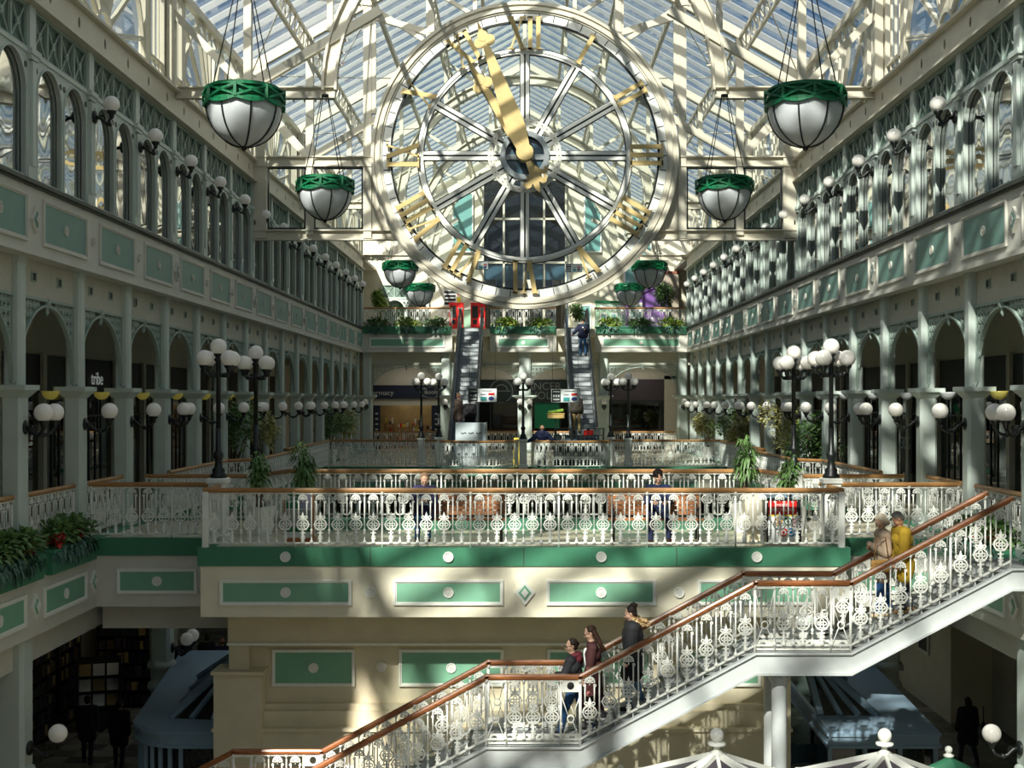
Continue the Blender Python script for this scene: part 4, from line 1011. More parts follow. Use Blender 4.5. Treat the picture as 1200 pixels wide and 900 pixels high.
MB().prism([(-1.3, 0), (1.1, 0), (1.1, 2.75), (.7, 2.9), (-1.3, 2.0)], 0, 1.2).build('gable_wall', M['purple'], t); MB().prism([(-1.4, 1.95), (.7, 2.92), (.7, 3.05), (-1.4, 2.08)], -.1, 1.3).build('roof_edge', M['purple'], t)
MB().box(-1.15, -.35, -.05, .05, .2, 1.9).build('window_frame', M['white'], t); MB().box(-1.05, -.8, -.06, .05, .4, 1.7).build('window_pane', M['tealglass'], t); MB().box(-.7, -.45, -.06, .05, .4, 1.7).build('window_pane', M['tealglass'], t)
MB().box(.1, .9, -.04, .05, .1, 2.0).build('door', M['purple'], t)
t = tag(MB().box(-.5, .5, 0, .5, 0, 3.75).box(-.56, .56, -.04, .54, 3.7, 3.85).build('brick_pier', M['brick'], None, (8.6, 75.2, L2)), 'red brick pier rising beside the purple shop on the upper floor', 'pier')
t = thing('notice_board', 'black and white notice board with orange squares above the vending machines', 'sign', (-4.3, 75.88, E(6.15)))
MB().box(-.55, .55, -.06, 0, -.55, .45).build('board', M['pale'], t)
for k in range(4): MB().box(-.5, .18, -.075, -.05, -.45 + k * .22, -.3 + k * .22).build('dark_strip', M['black'], t)
MB().box(.24, .5, -.075, -.05, .1, .35).build('orange_square', mat('orange_sign', (226, 96, 50), .5, vary=0), t); MB().box(.24, .5, -.075, -.05, -.35, .02).build('yellow_square', M['yellow'], t)
def vending(label, x):
    t = thing('vending_machine', label, 'vending machine', (x, 73.2, L2), 0, 'red vending machines'); MB().bbox(-.42, .42, 0, .7, 0, 1.85, .03).build('cabinet', M['redpaint'], t)
    MB().box(-.33, 0, -.02, .05, .95, 1.65).build('display_window', M['black'], t); MB().box(.1, .36, -.02, .05, .5, .95).build('payment_panel', M['pale'], t); MB().box(-.28, -.05, -.03, .05, .6, .85).build('tray', M['iron'], t)
    for k in range(2): MB().ring((.16 + .16 * k, 1.5), .001, .06, -.03, 0, n=12).build('button', M['alu'], t)
    MB().box(-.3, .02, -.015, .05, .12, .22).build('emblem', M['pale'], t)
vending('red vending machine seen just left of the left escalator handrail', -3.95); vending('red vending machine at the head of the left escalator', -2.7)

# ================================================================= ESCALATORS
ER, EH = 10.0, L2 - L1
def escalator(label, loc):
    t = thing('escalator', label, 'escalator', loc, 0, 'escalators'); sl = EH / ER; n = 30; stp = MB().box(-.5, .5, 0, ER / n + .01, -.05, 0)
    for k in range(14): stp.box(-.48 + k * .0715, -.45 + k * .0715, -.012, 0, -EH / n, -.02)
    stp.box(-.5, .5, 0, .02, -EH / n, 0); me = stp.mesh('step', M['stepgrey'])
    for k in range(n): put('step', me, t, (0, k * ER / n, (k + 1) * EH / n))
    for s_ in (-1, 1):
        x0, x1 = sorted((s_ * .52, s_ * .62)); b = MB(); P_ = [(-.6, 0), (0, 0), (ER, EH), (ER + 1.5, EH)]
        for k in range(3):
            (a, za), (c, zc) = P_[k], P_[k + 1]
            vs = [(x, y, z) for x in (x0, x1) for (y, z) in ((a, za - (.9 if k else .05)), (c, zc - .9), (c, zc + .25), (a, za + .25))]
            b.add(vs, [(0, 1, 2, 3), (7, 6, 5, 4), (0, 4, 5, 1), (1, 5, 6, 2), (2, 6, 7, 3), (3, 7, 4, 0)])
        b.build('skirt', M['alu'], t)
        b = MB()
        for k in range(3):
            (a, za), (c, zc) = P_[k], P_[k + 1]
            vs = [(x, y, z) for x in (s_ * .555, s_ * .585) for (y, z) in ((a, za + .25), (c, zc + .25), (c, zc + .95), (a, za + .95))]
            b.add(vs, [(0, 1, 2, 3), (7, 6, 5, 4), (0, 4, 5, 1), (1, 5, 6, 2), (2, 6, 7, 3), (3, 7, 4, 0)])
        b.build('balustrade_panel', M['escglass'], t)
        end = lambda y, z, d: [(s_ * .57, y + d * .45 * math.sin(q), z + .6 + .4 * math.cos(q)) for q in [j * PI / 8 for j in range(9)]]
        pts = end(-.6, 0, -1)[::-1] + [(s_ * .57, 0, 1.0), (s_ * .57, ER, EH + 1.0)] + end(ER + 1.5, EH, 1)
        MB().tube(pts, .05, 8, r2=.035).build('handrail', M['rubber'], t)
    MB().box(-.52, .52, -.7, 0, -.02, .005).build('comb_plate', M['alu'], t); MB().box(-.52, .52, ER, ER + 1.6, EH - .02, EH + .005).build('comb_plate', M['alu'], t)
    b = MB(); b.add([(x, y, z) for x in (-.62, .62) for (y, z) in ((0, -.35), (.6, -.75), (ER, EH - .9), (ER, EH - .3), (0, -.1))], [(0, 1, 2, 3, 4), (9, 8, 7, 6, 5), (0, 5, 6, 1), (1, 6, 7, 2), (2, 7, 8, 3)]); b.build('truss', M['alu'], t)
    return t
EX = (-2.82, 2.70); EF = 56.4
escalator('escalator with grey steps left of the middle lamp post, topped by the red machine', (EX[0], EF, L1))
escalator('escalator with grey steps right of the middle lamp post, carrying the man in jeans', (EX[1], EF, L1))
for x in (-1.3, 1.25): e = escalator('upper escalator behind the clock, on the %s' % ('left' if x < 0 else 'right'), (x, 77.5, L2)); e['group'] = 'upper escalators'
def sign(label, loc, s_=1.0, wires=4.0):
    t = thing('hanging_sign', label, 'sign', loc, 0, 'white information signs'); W, H = .62 * s_, .29 * s_
    MB().box(-W, W, 0, .05, -H, H).build('board', M['pale'], t); MB().box(-W - .02, W + .02, -.01, .06, H, H + .025).box(-W - .02, W + .02, -.01, .06, -H - .025, -H).box(-W - .02, -W, -.01, .06, -H, H).box(W, W + .02, -.01, .06, -H, H).build('frame', M['black'], t)
    MB().box(-W * .95, -W * .34, -.012, 0, -H * .92, H * .92).build('dark_panel', M['black'], t)
    b = MB()
    for k in range(3): b.box(-W * .86 + k * W * .17, -W * .75 + k * W * .17, -.02, 0, -H * .22, H * .12)
    b.box(-W * .86, -W * .42, -.02, 0, H * .5, H * .7); b.box(-W * .86, -W * .42, -.02, 0, -H * .7, -H * .45); b.build('pictograms', M['lettergrey'], t)
    b = MB(); b.box(-W * .04, W * .7, -.012, 0, H * .6, H * .72); b.box(-W * .12, W * .25, -.012, 0, H * .05, H * .2); b.build('text_line', M['dimletter'], t)
    MB().box(W * .42, W * .85, -.015, 0, H * .02, H * .34).build('red_badge', M['redpaint'], t); MB().box(-W * .14, W * .3, -.015, 0, -H * .85, -H * .25).build('teal_badge', mat('teal_badge', (60, 150, 150), .5, vary=0), t)
    b = MB(); b.ring((W * .62, -H * .5), .001, W * .2, -.015, 0, n=20, ez=.7); b.build('blue_badge', mat('blue_badge', (34, 60, 120), .5, vary=0), t)
    if wires: MB().tube([(-W * .9, .02, H), (-W * .9, .02, wires)], .008, 5).tube([(W * .9, .02, H), (W * .9, .02, wires)], .008, 5).build('wire', M['iron'], t)
sign('white information sign hung in front of the left escalator', (-1.85, 55.5, E(.22)), wires=2.6); sign('white information sign hung in front of the right escalator', (1.77, 55.5, E(.2)), wires=2.6)
sign('white sign on the upper wall seen through the clock, left of its foot', (-2.6, 74.0, E(7.85)), .75, 2.5); sign('white sign on the upper wall seen through the clock, right of its foot', (2.85, 74.0, E(7.7)), .75, 2.5)
# white desk / advertising box, stall
t = thing('information_desk', 'tall pale grey information desk at the foot of the left escalator', 'desk', (-2.32, 54.9, L1))
MB().bbox(-.66, .64, -.3, .35, 0, EYE - .97 - L1, .02).build('cabinet', M['kiosk'], t)
for k in range(3): MB().tube([(-.42 + k * .33, -.31, 1.42), (-.33 + k * .33, -.31, 1.38), (-.27 + k * .33, -.31, 1.43), (-.2 + k * .33, -.31, 1.4)], .018, 5).build('mark', M['black'], t)
MB().box(.64, .68, -.32, .37, 0, EYE - .95 - L1).build('edge_strip', M['alu'], t)
t = thing('market_stall', 'dark market stall with wire shelves at the foot of the right escalator', 'stall', (2.3, 54.95, L1))
b = MB()
for x in (-1.0, -.3, .4, 1.1):
    for y in (-.25, .25): b.tube([(x, y, 0), (x, y, 1.62)], .018, 5)
for z in (.5, 1.0, 1.3, 1.6): b.box(-1.0, 1.1, -.25, .25, z - .012, z + .012)
for k in range(13): b.tube([(-1.0 + k * .175, .25, 0), (-1.0 + k * .175, .25, 1.6)], .008, 4)
b.build('wire_shelves', M['iron'], t); MB().bbox(-1.05, 1.15, -.3, .3, 0, .9, .02).build('counter', M['dark'], t)
def lump(nm, label, m, x, y, z, w, h, cat, grp=None):
    t = tag(MB().bbox(-w / 2, w / 2, -w / 3, w / 3, 0, h, .02).lathe([(w * .22, h), (w * .18, h + .03), (w * .1, h + .05)], 8).build(nm, M[m], None, (x, y, z)), label, cat, grp)
lump('canister', 'white canister, left one on the stall shelf', 'pale', 1.4, 54.95, L1 + 1.0, .24, .34, 'canister', 'canisters on the stall'); lump('canister', 'white canister, middle one on the stall shelf', 'kiosk', 1.85, 54.95, L1 + 1.0, .28, .28, 'canister', 'canisters on the stall'); lump('canister', 'pale blue canister, right one on the stall shelf', 'bluegrey', 2.15, 54.95, L1 + 1.0, .2, .22, 'canister', 'canisters on the stall')
lump('handbag', 'bright red bag on the right of the market stall', 'redpaint', 2.75, 54.9, L1 + 1.31, .42, .22, 'bag'); lump('storage_box', 'pink box on the lower shelf of the market stall', 'plum', 1.7, 54.9, L1 + .51, .4, .22, 'box'); lump('storage_box', 'white box beside the red bag on the stall', 'pale', 3.15, 54.9, L1 + 1.31, .24, .3, 'box')
t = thing('fruit_basket', 'straw basket heaped with yellow-green fruit on a stand by the right escalator', 'basket', (1.35, 55.3, E(-.78)))
MB().box(-.36, .36, -.22, .22, 0, .2).box(-.38, .38, -.24, .24, .18, .22).build('basket', mat('straw', (190, 160, 96), .7, vary=.15, scale=20), t)
for k in range(9): MB().ball((-.28 + .07 * k, RND.uniform(-.1, .1), .25 + .012 * k), .07, 10, 8).build('fruit', mat('green_fruit', (150, 196, 70), .4, vary=.1) if k == 0 else bpy.data.materials['green_fruit'], t)
MB().tube([(0, 0, 0), (0, 0, -(EYE - .78 - L1))], .025, 6).build('stand', M['iron'], t)
t = thing('floor_sign', 'yellow folding wet-floor sign behind the far curved balustrade', 'floor sign', (-.35, 54.9, L1)); MB().add([(-.18, -.2, 0), (.18, -.2, 0), (.12, 0, 1.2), (-.12, 0, 1.2), (-.18, -.17, 0), (.18, -.17, 0), (.12, .03, 1.2), (-.12, .03, 1.2)], [(0, 1, 2, 3), (7, 6, 5, 4), (0, 4, 5, 1), (3, 2, 6, 7), (0, 3, 7, 4), (1, 5, 6, 2)]).build('front_leaf', M['yellow'], t); MB().add([(-.18, .24, 0), (.18, .24, 0), (.12, .03, 1.2), (-.12, .03, 1.2), (-.18, .27, 0), (.18, .27, 0), (.12, .06, 1.2), (-.12, .06, 1.2)], [(0, 1, 2, 3), (7, 6, 5, 4), (0, 4, 5, 1), (3, 2, 6, 7), (0, 3, 7, 4), (1, 5, 6, 2)]).build('back_leaf', M['yellow'], t)
# ================================================================= SIDE GALLERIES: SHOP FRONTS
def sideshop(sg, i, board, text=None, size=.4, z=.75, pic=None):
    sd = SIDE[sg]; rz = PI / 2 if sg < 0 else -PI / 2
    w = struct(thing('door_%d' % (i + 10 + (30 if sg > 0 else 0)), '', '', (sg * 13.3, colY(i) + BAY / 2, L1), rz)); del w['label'], w['category']
    b = MB(); zz = EYE - L1; H = BAY / 2
    b.box(-H, H, 0, .2, zz + 1.25, zz + 2.6); b.box(-H, -H + .25, -.15, .2, 0, zz + 1.3)
    b.m = 1; b.box(-H + .25, H, -.05, .1, zz + .2, zz + 1.25)
    b.m = 2; b.box(-.6, -.54, -.03, .05, 0, zz + .2); b.box(.5, .56, -.03, .05, 0, zz + .2); b.box(-H + .25, H, -.03, .05, zz - .5, zz - .44); b.box(-.03, .03, -.03, .05, 0, zz - .5)
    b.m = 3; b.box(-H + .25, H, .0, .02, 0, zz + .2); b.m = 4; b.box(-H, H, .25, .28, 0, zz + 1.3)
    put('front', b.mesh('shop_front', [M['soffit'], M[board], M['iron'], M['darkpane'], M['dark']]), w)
    if text: 
        o = letters('lettering', text, size, M['lettergrey'], w, (0, -.08, zz + z), align='CENTER')
    return w
for sg in (-1, 1):
    for i in range(-4, 14): sideshop(sg, i, 'black' if (i + (sg > 0)) % 3 else 'dgboard')
t = thing('shop_sign', 'pale tribe lettering on the dark shopfront board behind the left pillars', 'sign', (-13.2, 39.2, E(.6)), PI / 2)
MB().box(-1.3, 1.3, 0, .06, -.3, .5).build('board', M['black'], t); letters('lettering', 'tribe', .56, mat('brightened_lettering', (200, 206, 202), .5, vary=0, emit=(200, 206, 202), estr=.25), t, (.0, -.02, .05), align='CENTER')  # slight emission put into the letters so they show in the dark gallery
t = thing('sale_poster', 'dark shop window poster with pale 30 percent lettering behind the right pillars', 'poster', (13.2, 44.0, E(-1.4)), -PI / 2)
MB().box(-.6, .6, 0, .05, -1.1, .75).build('board', M['black'], t); letters('lettering', '30%', .62, M['lettergrey'], t, (0, -.02, -.1), align='CENTER'); letters('lettering', 'Up to', .3, M['dimletter'], t, (0, -.02, .42), align='CENTER')

# ================================================================= THINGS ON THE BRIDGE
def bench(label, loc):
    t = thing('bench', label, 'bench', loc, 0, 'wooden benches on the bridge'); W = .95
    for k in range(5): MB().bbox(-W, W, .0 + k * .085, .075 + k * .085, .42, .455, .008).build('seat_slat', M['bench'], t)
    for k in range(5):
        b = MB(); b.M = Matrix.Translation((0, .44 + k * .018, .5 + k * .1)) @ Matrix.Rotation(-.15, 4, 'X'); b.box(-W, W, -.014, .014, 0, .085); b.build('back_slat', M['bench'], t)
    for x in (-W + .1, W - .1):
        MB().tube([(x, .02, 0), (x, .03, .41)], .025, 6).tube([(x, .46, 0), (x, .42, .42), (x, .54, .98)], .025, 6).tube([(x, .0, .41), (x, .44, .41)], .025, 6).tube([(x, .0, .41), (x, -.02, .62), (x, .1, .66), (x, .46, .66)], .022, 6).build('side_frame', M['iron'], t)
    return t
bench('slatted wooden bench beside the seated woman, left of the middle of the bridge', (-1.32, 25.3, L1)); bench('slatted wooden bench under the seated man in the navy suit', (2.62, 25.3, L1))
def pottree(label, loc, h, rad, leafm, pot=True, n=1000, kind='potted_tree', cat='potted tree', grp=None, L=.17, w=.05, curl=.35, potm='white'):
    t = thing(kind, label, cat, loc, RND.uniform(0, 6), grp)
    if pot:
        b = MB(); q = .24
        b.add([(-q * .75, -q * .75, 0), (q * .75, -q * .75, 0), (q * .75, q * .75, 0), (-q * .75, q * .75, 0), (-q, -q, .6), (q, -q, .6), (q, q, .6), (-q, q, .6), (-q * .85, -q * .85, .6), (q * .85, -q * .85, .6), (q * .85, q * .85, .6), (-q * .85, q * .85, .6), (-q * .85, -q * .85, .52), (q * .85, -q * .85, .52), (q * .85, q * .85, .52), (-q * .85, q * .85, .52)],
              [(3, 2, 1, 0)] + [(k, (k + 1) % 4, 4 + (k + 1) % 4, 4 + k) for k in range(4)] + [(4 + k, 4 + (k + 1) % 4, 8 + (k + 1) % 4, 8 + k) for k in range(4)] + [(8 + k, 8 + (k + 1) % 4, 12 + (k + 1) % 4, 12 + k) for k in range(4)] + [(12, 13, 14, 15)])
        b.build('pot', M[potm], t)
    b = MB()
    for k in range(4): b.tube([(0, 0, .45), (RND.uniform(-.1, .1), RND.uniform(-.1, .1), h * .5), (RND.uniform(-.5, .5) * rad[0], RND.uniform(-.5, .5) * rad[1], h)], [.03, .022, .01], 6)
    b.build('trunk', M['bark'], t)
    b = MB()
    for k in range(7): b.clump((RND.uniform(-.6, .6) * rad[0], RND.uniform(-.6, .6) * rad[1], h + RND.uniform(-.6, .6) * rad[2]), (rad[0] * .55, rad[1] * .55, rad[2] * .5), n // 7, L, w, curl)
    b.build('foliage', M[leafm], t)
    return t
pottree('leafy potted tree in the left gallery just past the lamp posts', (-8.85, 39.33, L1), 1.9, (.9, .95, .85), 'leaf'); pottree('yellowish potted tree in the left gallery beside the darker tree', (-8.8, 42.4, L1), 1.9, (.6, .6, .7), 'leaf3')
pottree('farther bushy tree in the left gallery by the far corner', (-8.8, 57.6, L1), 1.9, (.95, .95, .8), 'leaf'); pottree('pale bushy tree in the left gallery near the far corner', (-8.7, 60.7, L1), 1.8, (.7, .7, .8), 'leaf3')
pottree('golden bushy tree in the far right gallery corner', (8.75, 60.7, L1), 1.7, (.7, .7, .75), 'leaf3'); pottree('dark bushy tree behind the golden ones in the right gallery', (8.85, 54.6, L1), 1.8, (.95, .9, .85), 'leaf'); pottree('golden bushy tree in the right gallery, middle of the row', (8.75, 51.5, L1), 1.7, (.6, .6, .65), 'leaf3')
pottree('broad golden-green tree in the right gallery nearest the lamp posts', (8.8, 42.4, L1), 1.9, (.95, .9, .8), 'leaf3'); pottree('dark green tree behind the right lamp post', (8.85, 39.33, L1), 1.75, (.8, .8, .85), 'leaf')
for sg in (-1, 1):
    sd = SIDE[sg]
    pottree('leafy green corner plant in a white planter beside the %s lamp posts' % sd, (sg * 5.55, 26.6, L1), 1.25, (.17, .17, .45), 'leaf', n=260, kind='potted_plant', cat='potted plant', L=.24, w=.03, curl=.6)
    pottree('tall arching plant in a white planter on the %s side of the bridge' % sd, (sg * 4.75, 27.3, L1), 1.5, (.17, .17, .55), 'leaf', n=320, kind='potted_plant', cat='potted plant', L=.26, w=.03, curl=.8)
t = pottree('potted evergreen tree behind the head of the right escalator', (2.95, 71.5, L2), 1.3, (.5, .5, .75), 'leaf'); t = pottree('potted plant at the left end of the upper far balcony', (-8.0, 70.0, L2), 1.7, (.4, .4, .6), 'leaf2', L=.3); pottree('dark tall plant at the right end of the upper far balcony', (7.9, 71.5, L2), 1.9, (.55, .55, .8), 'leaf', L=.25)
t = thing('planter_pot', 'tall tapered cream planter between the right bench and the recycling bin', 'planter', (4.55, 25.4, L1)); MB().add([(-.13, -.13, 0), (.13, -.13, 0), (.13, .13, 0), (-.13, .13, 0), (-.2, -.2, .95), (.2, -.2, .95), (.2, .2, .95), (-.2, .2, .95), (-.17, -.17, .95), (.17, -.17, .95), (.17, .17, .95), (-.17, .17, .95), (-.16, -.16, .85), (.16, -.16, .85), (.16, .16, .85), (-.16, .16, .85)], [(3, 2, 1, 0)] + [(k, (k + 1) % 4, 4 + (k + 1) % 4, 4 + k) for k in range(4)] + [(4 + k, 4 + (k + 1) % 4, 8 + (k + 1) % 4, 8 + k) for k in range(4)] + [(8 + k, 8 + (k + 1) % 4, 12 + (k + 1) % 4, 12 + k) for k in range(4)]).build('pot', M['cream'], t); MB().box(-.165, .165, -.165, .165, .82, .86).build('soil', M['bark'], t)
t = thing('recycling_bin', 'recycling bin with red and white front and coloured circles, on the right', 'bin', (5.05, 24.75, L1))
MB().bbox(-.34, .34, 0, .5, .03, .92, .02).build('body', M['rubber'], t); MB().prism([(-.34, .9), (.34, .9), (.28, 1.06), (-.28, 1.06)], .02, .48).build('hood', M['bluegrey'], t); MB().ring((.1, .98), .001, .05, 0, .03, n=14).build('opening', M['black'], t)
MB().box(-.31, .24, -.015, 0, .6, .86).build('red_panel', M['redpaint'], t); MB().box(-.31, .24, -.012, 0, .06, .56).build('white_panel', M['pale'], t); MB().box(-.31, .24, -.02, 0, .56, .59).build('yellow_stripe', M['yellow'], t)
letters('lettering', 'MIXED\nRECYCLING', .085, M['pale'], t, (-.03, -.02, .73), align='CENTER')
for x, z, c, nm in ((-.12, .46, (210, 150, 40), 'orange'), (.07, .46, (40, 130, 90), 'green'), (.2, .44, (190, 60, 80), 'pink'), (-.02, .25, (220, 50, 60), 'red'), (.13, .25, (40, 120, 190), 'blue')):
    b = MB(); b.ring((x, z), .001, .085, -.02, 0, n=18); b.m = 1; b.ring((x, z), .03, .055, -.024, -.02, n=14); b.build(nm + '_circle', [mat(nm + '_sticker', c, .5, vary=0), M['pale']], t)
t = thing('poster_board', 'poster stand with green heading and grey photograph behind the front railing', 'poster stand', (-4.5, 25.35, L1))
MB().box(-.27, .27, -.02, .02, .08, 1.0).build('poster', M['pale'], t); MB().box(-.25, .0, -.03, 0, .66, .96).build('green_heading', M['dkgreen'], t); MB().box(.0, .25, -.028, 0, .66, .96).build('lilac_picture', mat('lilac_print', (150, 146, 170), .5, vary=.1), t); MB().box(-.25, .25, -.028, 0, .3, .64).build('grey_picture', mat('grey_print', (150, 152, 150), .5, vary=.3, scale=8), t); MB().box(-.25, .25, -.03, 0, .2, .3).build('green_band', M['dkgreen'], t)
letters('lettering', 'MAKE\nROOM', .075, M['pale'], t, (-.23, -.035, .85)); MB().box(-.3, .3, -.05, .3, 0, .08).box(-.3, -.27, -.03, .03, .08, 1.03).box(.27, .3, -.03, .03, .08, 1.03).box(-.3, .3, -.03, .03, 1.0, 1.03).build('frame', M['bench'], t)
# flower troughs on the kerb, low left and low right
def trough(label, x, y0, y1, reds=True):
    t = thing('flower_trough', label, 'flower trough', (x, (y0 + y1) / 2, E(-2.98)), 0, 'flower troughs on the gallery kerb'); L = (y1 - y0) / 2; s_ = 1 if x < 0 else -1
    MB().box(-.2, .2, -L, L, -.2, .22).box(-.23, .23, -L - .02, L + .02, .19, .24).build('trough', M['green'], t)
    b = MB(); n = int(L * 520)
    for _ in range(5): b.clump((RND.uniform(-.05, .05), RND.uniform(-.7, .7) * L, .45), (.28, L * .45, .22), n // 5, .26, .05, .35, .5)
    b.build('foliage', M['leaf'], t)
    MB().clump((s_ * .2, 0, .18), (.12, L, .16), int(L * 260), .12, .035, .9, -.6).build('trailing_foliage', M['bluefol'], t)
    b = MB()
    for k in range(6 if reds else 3): b.clump((s_ * .12 + RND.uniform(-.1, .1), RND.uniform(-1, .9) * L, .42), (.07, .1, .08), 14, .1, .05)
    b.build('flowers', M['red'], t)
trough('trough of broad leaves and red flowers between the two near left pillars', -8.78, 23.1, 25.5); trough('trough of trailing leaves at the extreme lower left, before the nearest pillar', -8.78, 19.8, 22.7)
trough('trough of yellow-green and bluish leaves at the head of the stairs on the right', 8.82, 19.8, 21.9); trough('trough of red flowers behind the couple on the stairs', 8.82, 23.0, 25.4)

# ================================================================= GROUND FLOOR
def canopy(sg):
    sd = SIDE[sg]
    t = thing('kiosk', 'blue-grey glazed kiosk with %s end and sloping roof lights, low %s' % ('rounded' if sg < 0 else 'square', sd), 'kiosk', (0, 0, 0), 0, None)
    z = E(-6.75); b = MB()
    if sg < 0:
        out = [(-6.1, 25.9)] + [(-7.0 - 1.25 * math.sin(k * PI / 16), 27.1 - 1.2 * math.cos(k * PI / 16)) for k in range(0, 9)] + [(-8.95, 33.2), (-7.3, 33.2), (-6.1, 33.2)]
        inn = [(-6.0, 26.5), (-7.45, 26.7), (-7.75, 30.2), (-6.0, 30.2)]
    else:
        out = [(6.2, 25.9), (8.45, 25.9), (8.75, 33.2), (6.2, 33.2)]; inn = [(6.25, 26.9), (7.45, 26.9), (7.6, 31.4), (6.25, 31.4)]
    if sg > 0: pass
    zs = lambda p, k=0: z + .0 + (p[1] - 25.9) * .03 + k
    n = len(out)
    b.add([(x, y, zs((x, y), -.32)) for x, y in out] + [(x, y, zs((x, y))) for x, y in out], [(k, (k + 1) % n, n + (k + 1) % n, n + k) for k in range(n)])
    # flat rim: quads from the outer line to the inner opening (nearest inner corner)
    q = []
    for x, y in out: q.append(min(inn, key=lambda p: (p[0] - x) ** 2 + (p[1] - y) ** 2))
    vs = [(x, y, zs((x, y), .0)) for x, y in out] + [(x, y, zs((x, y), .05)) for x, y in q]
    fs = []
    for k in range(n):
        j = (k + 1) % n
        fs.append((k, j, n + j, n + k) if q[k] != q[j] else (k, j, n + k))
    b.add(vs, fs)
    for z0, z1, o_ in ((-.1, -.04, .04), (-.34, -.28, .03)):
        cx = sum(p[0] for p in out) / n; cy = sum(p[1] for p in out) / n
        for k in range(n):
            a, c = out[k], out[(k + 1) % n]; b.beam((a[0], a[1], zs(a, (z0 + z1) / 2)), (c[0], c[1], zs(c, (z0 + z1) / 2)), .08, .06)
    b.build('roof_rim', M['bluegrey'], t)
    ridge = [(sg * 6.1, 28.0, z + 1.3), (sg * 6.1, 29.6, z + 1.3)]
    g = MB(); I = [(x, y, zs((x, y), .05)) for x, y in inn]
    g.add(I + ridge, [(0, 1, 4), (1, 2, 5, 4), (2, 3, 5)]); g.build('roof_light', M['darkpane'], t)
    b = MB()
    for p, r_ in ((I[1], ridge[0]), (I[2], ridge[1]), (I[0], ridge[0])): b.beam(p, r_, .13, .12)
    for k in (1.7, 3.4):
        p = Vector(I[1]).lerp(Vector(I[2]), k / 5); r_ = Vector(ridge[0]).lerp(Vector(ridge[1]), k / 5); b.beam(p, r_, .12, .1)
    for q_ in (.35, .68): b.beam(Vector(I[0]).lerp(Vector(I[1]), q_), Vector(ridge[0]) - Vector((0, 0, .02)), .1, .1)
    b.build('glazing_bars', M['bluegrey'], t)
    b = MB()
    for k in range(n - 1):
        a, c = Vector((*out[k], 0)), Vector((*out[k + 1], 0)); m_ = max(1, round((c - a).length / .7))
        for q_ in range(m_):
            p = a.lerp(c, q_ / m_); p = p + (Vector((cx, cy, 0)) - p).normalized() * .15
            b.beam(p, p + Vector((0, 0, z - .3)), .08, .08, (1, 0, 0))
    b.build('mullions', M['bluegrey'], t)
    b = MB(); n2 = n - 1
    sh = [Vector((x, y, 0)) + (Vector((cx, cy, 0)) - Vector((x, y, 0))).normalized() * .22 for x, y in out]
    b.add([(p.x, p.y, 0) for p in sh] + [(p.x, p.y, z - .3) for p in sh], [(k, k + 1, n + k + 1, n + k) for k in range(n2)]); b.build('side_glass', M['darkpane'], t)
    b = MB(); b.add([(p.x, p.y, .02) for p in sh] + [(p.x, p.y, .5) for p in sh], [(k, k + 1, n + k + 1, n + k) for k in range(n2)]); b.build('plinth', M['bluegrey'], t)
canopy(-1); canopy(1)
def pavilion(label, x, y, z):
    t = thing('pavilion', label, 'pavilion', (x, y, 0), 0, 'white pavilion roofs'); w = 1.15; h = .62
    b = MB(); cs = [(-w, -w), (w, -w), (w, w), (-w, w)]
    for k in range(4):
        a, c = cs[k], cs[(k + 1) % 4]
        b.beam((a[0], a[1], z - h), (0, 0, z), .08, .08); b.beam((a[0], a[1], z - h), (c[0], c[1], z - h), .1, .1); b.beam(((a[0] + c[0]) / 2, (a[1] + c[1]) / 2, z - h), (0, 0, z), .05, .05)
    b.build('roof_frame', M['white'], t)
    b = MB(); b.add([(c[0], c[1], z - h - .02) for c in cs] + [(0, 0, z - .03)], [(0, 1, 4), (1, 2, 4), (2, 3, 4), (3, 0, 4)]); b.build('roof_glass', M['plum'], t)
    b = MB()
    for c in cs: b.beam((c[0] * .95, c[1] * .95, 0), (c[0] * .95, c[1] * .95, z - h), .1, .1, (1, 0, 0))
    b.build('posts', M['white'], t)
    MB().lathe([(.1, -.04), (.12, .0), (.05, .05), (.04, .1), (.14, .13), (.14, .16), (.05, .18)], 12, (0, 0, z)).ball((0, 0, z + .28), .11, 14, 10).build('finial', M['white'], t)
pavilion('white framed pavilion roof with ball finial left of the paired support columns', 3.02, 20.0, E(-5.55)); pavilion('white framed pavilion roof with ball finial right of the paired support columns', 5.66, 20.0, E(-5.55))
t = thing('pavilion', 'small green-topped finial roof at the bottom right corner', 'pavilion', (7.8, 23.4, 0)); MB().lathe([(.75, E(-6.9)), (.1, E(-6.6)), (.05, E(-6.55))], 4).build('roof', M['green'], t); MB().ball((0, 0, E(-6.43)), .07, 12, 8).lathe([(.08, E(-6.57)), (.1, E(-6.53)), (.03, E(-6.49))], 10).build('finial', M['white'], t); MB().tube([(0, 0, 0), (0, 0, E(-6.75))], .3, 8).build('body', M['dkgreen'], t)
t = thing('stair_post', 'short white knobbed post of the lower rail under the staircase', 'post', (1.75, 23.2, 0)); MB().tube([(0, 0, 0), (0, 0, E(-6.85))], .05, 8).build('shaft', M['white'], t); MB().lathe([(.05, 0), (.09, .02), (.09, .05), (.05, .07)], 10, (0, 0, E(-6.85))).ball((0, 0, E(-6.72)), .065, 10, 8).build('knob', M['white'], t)
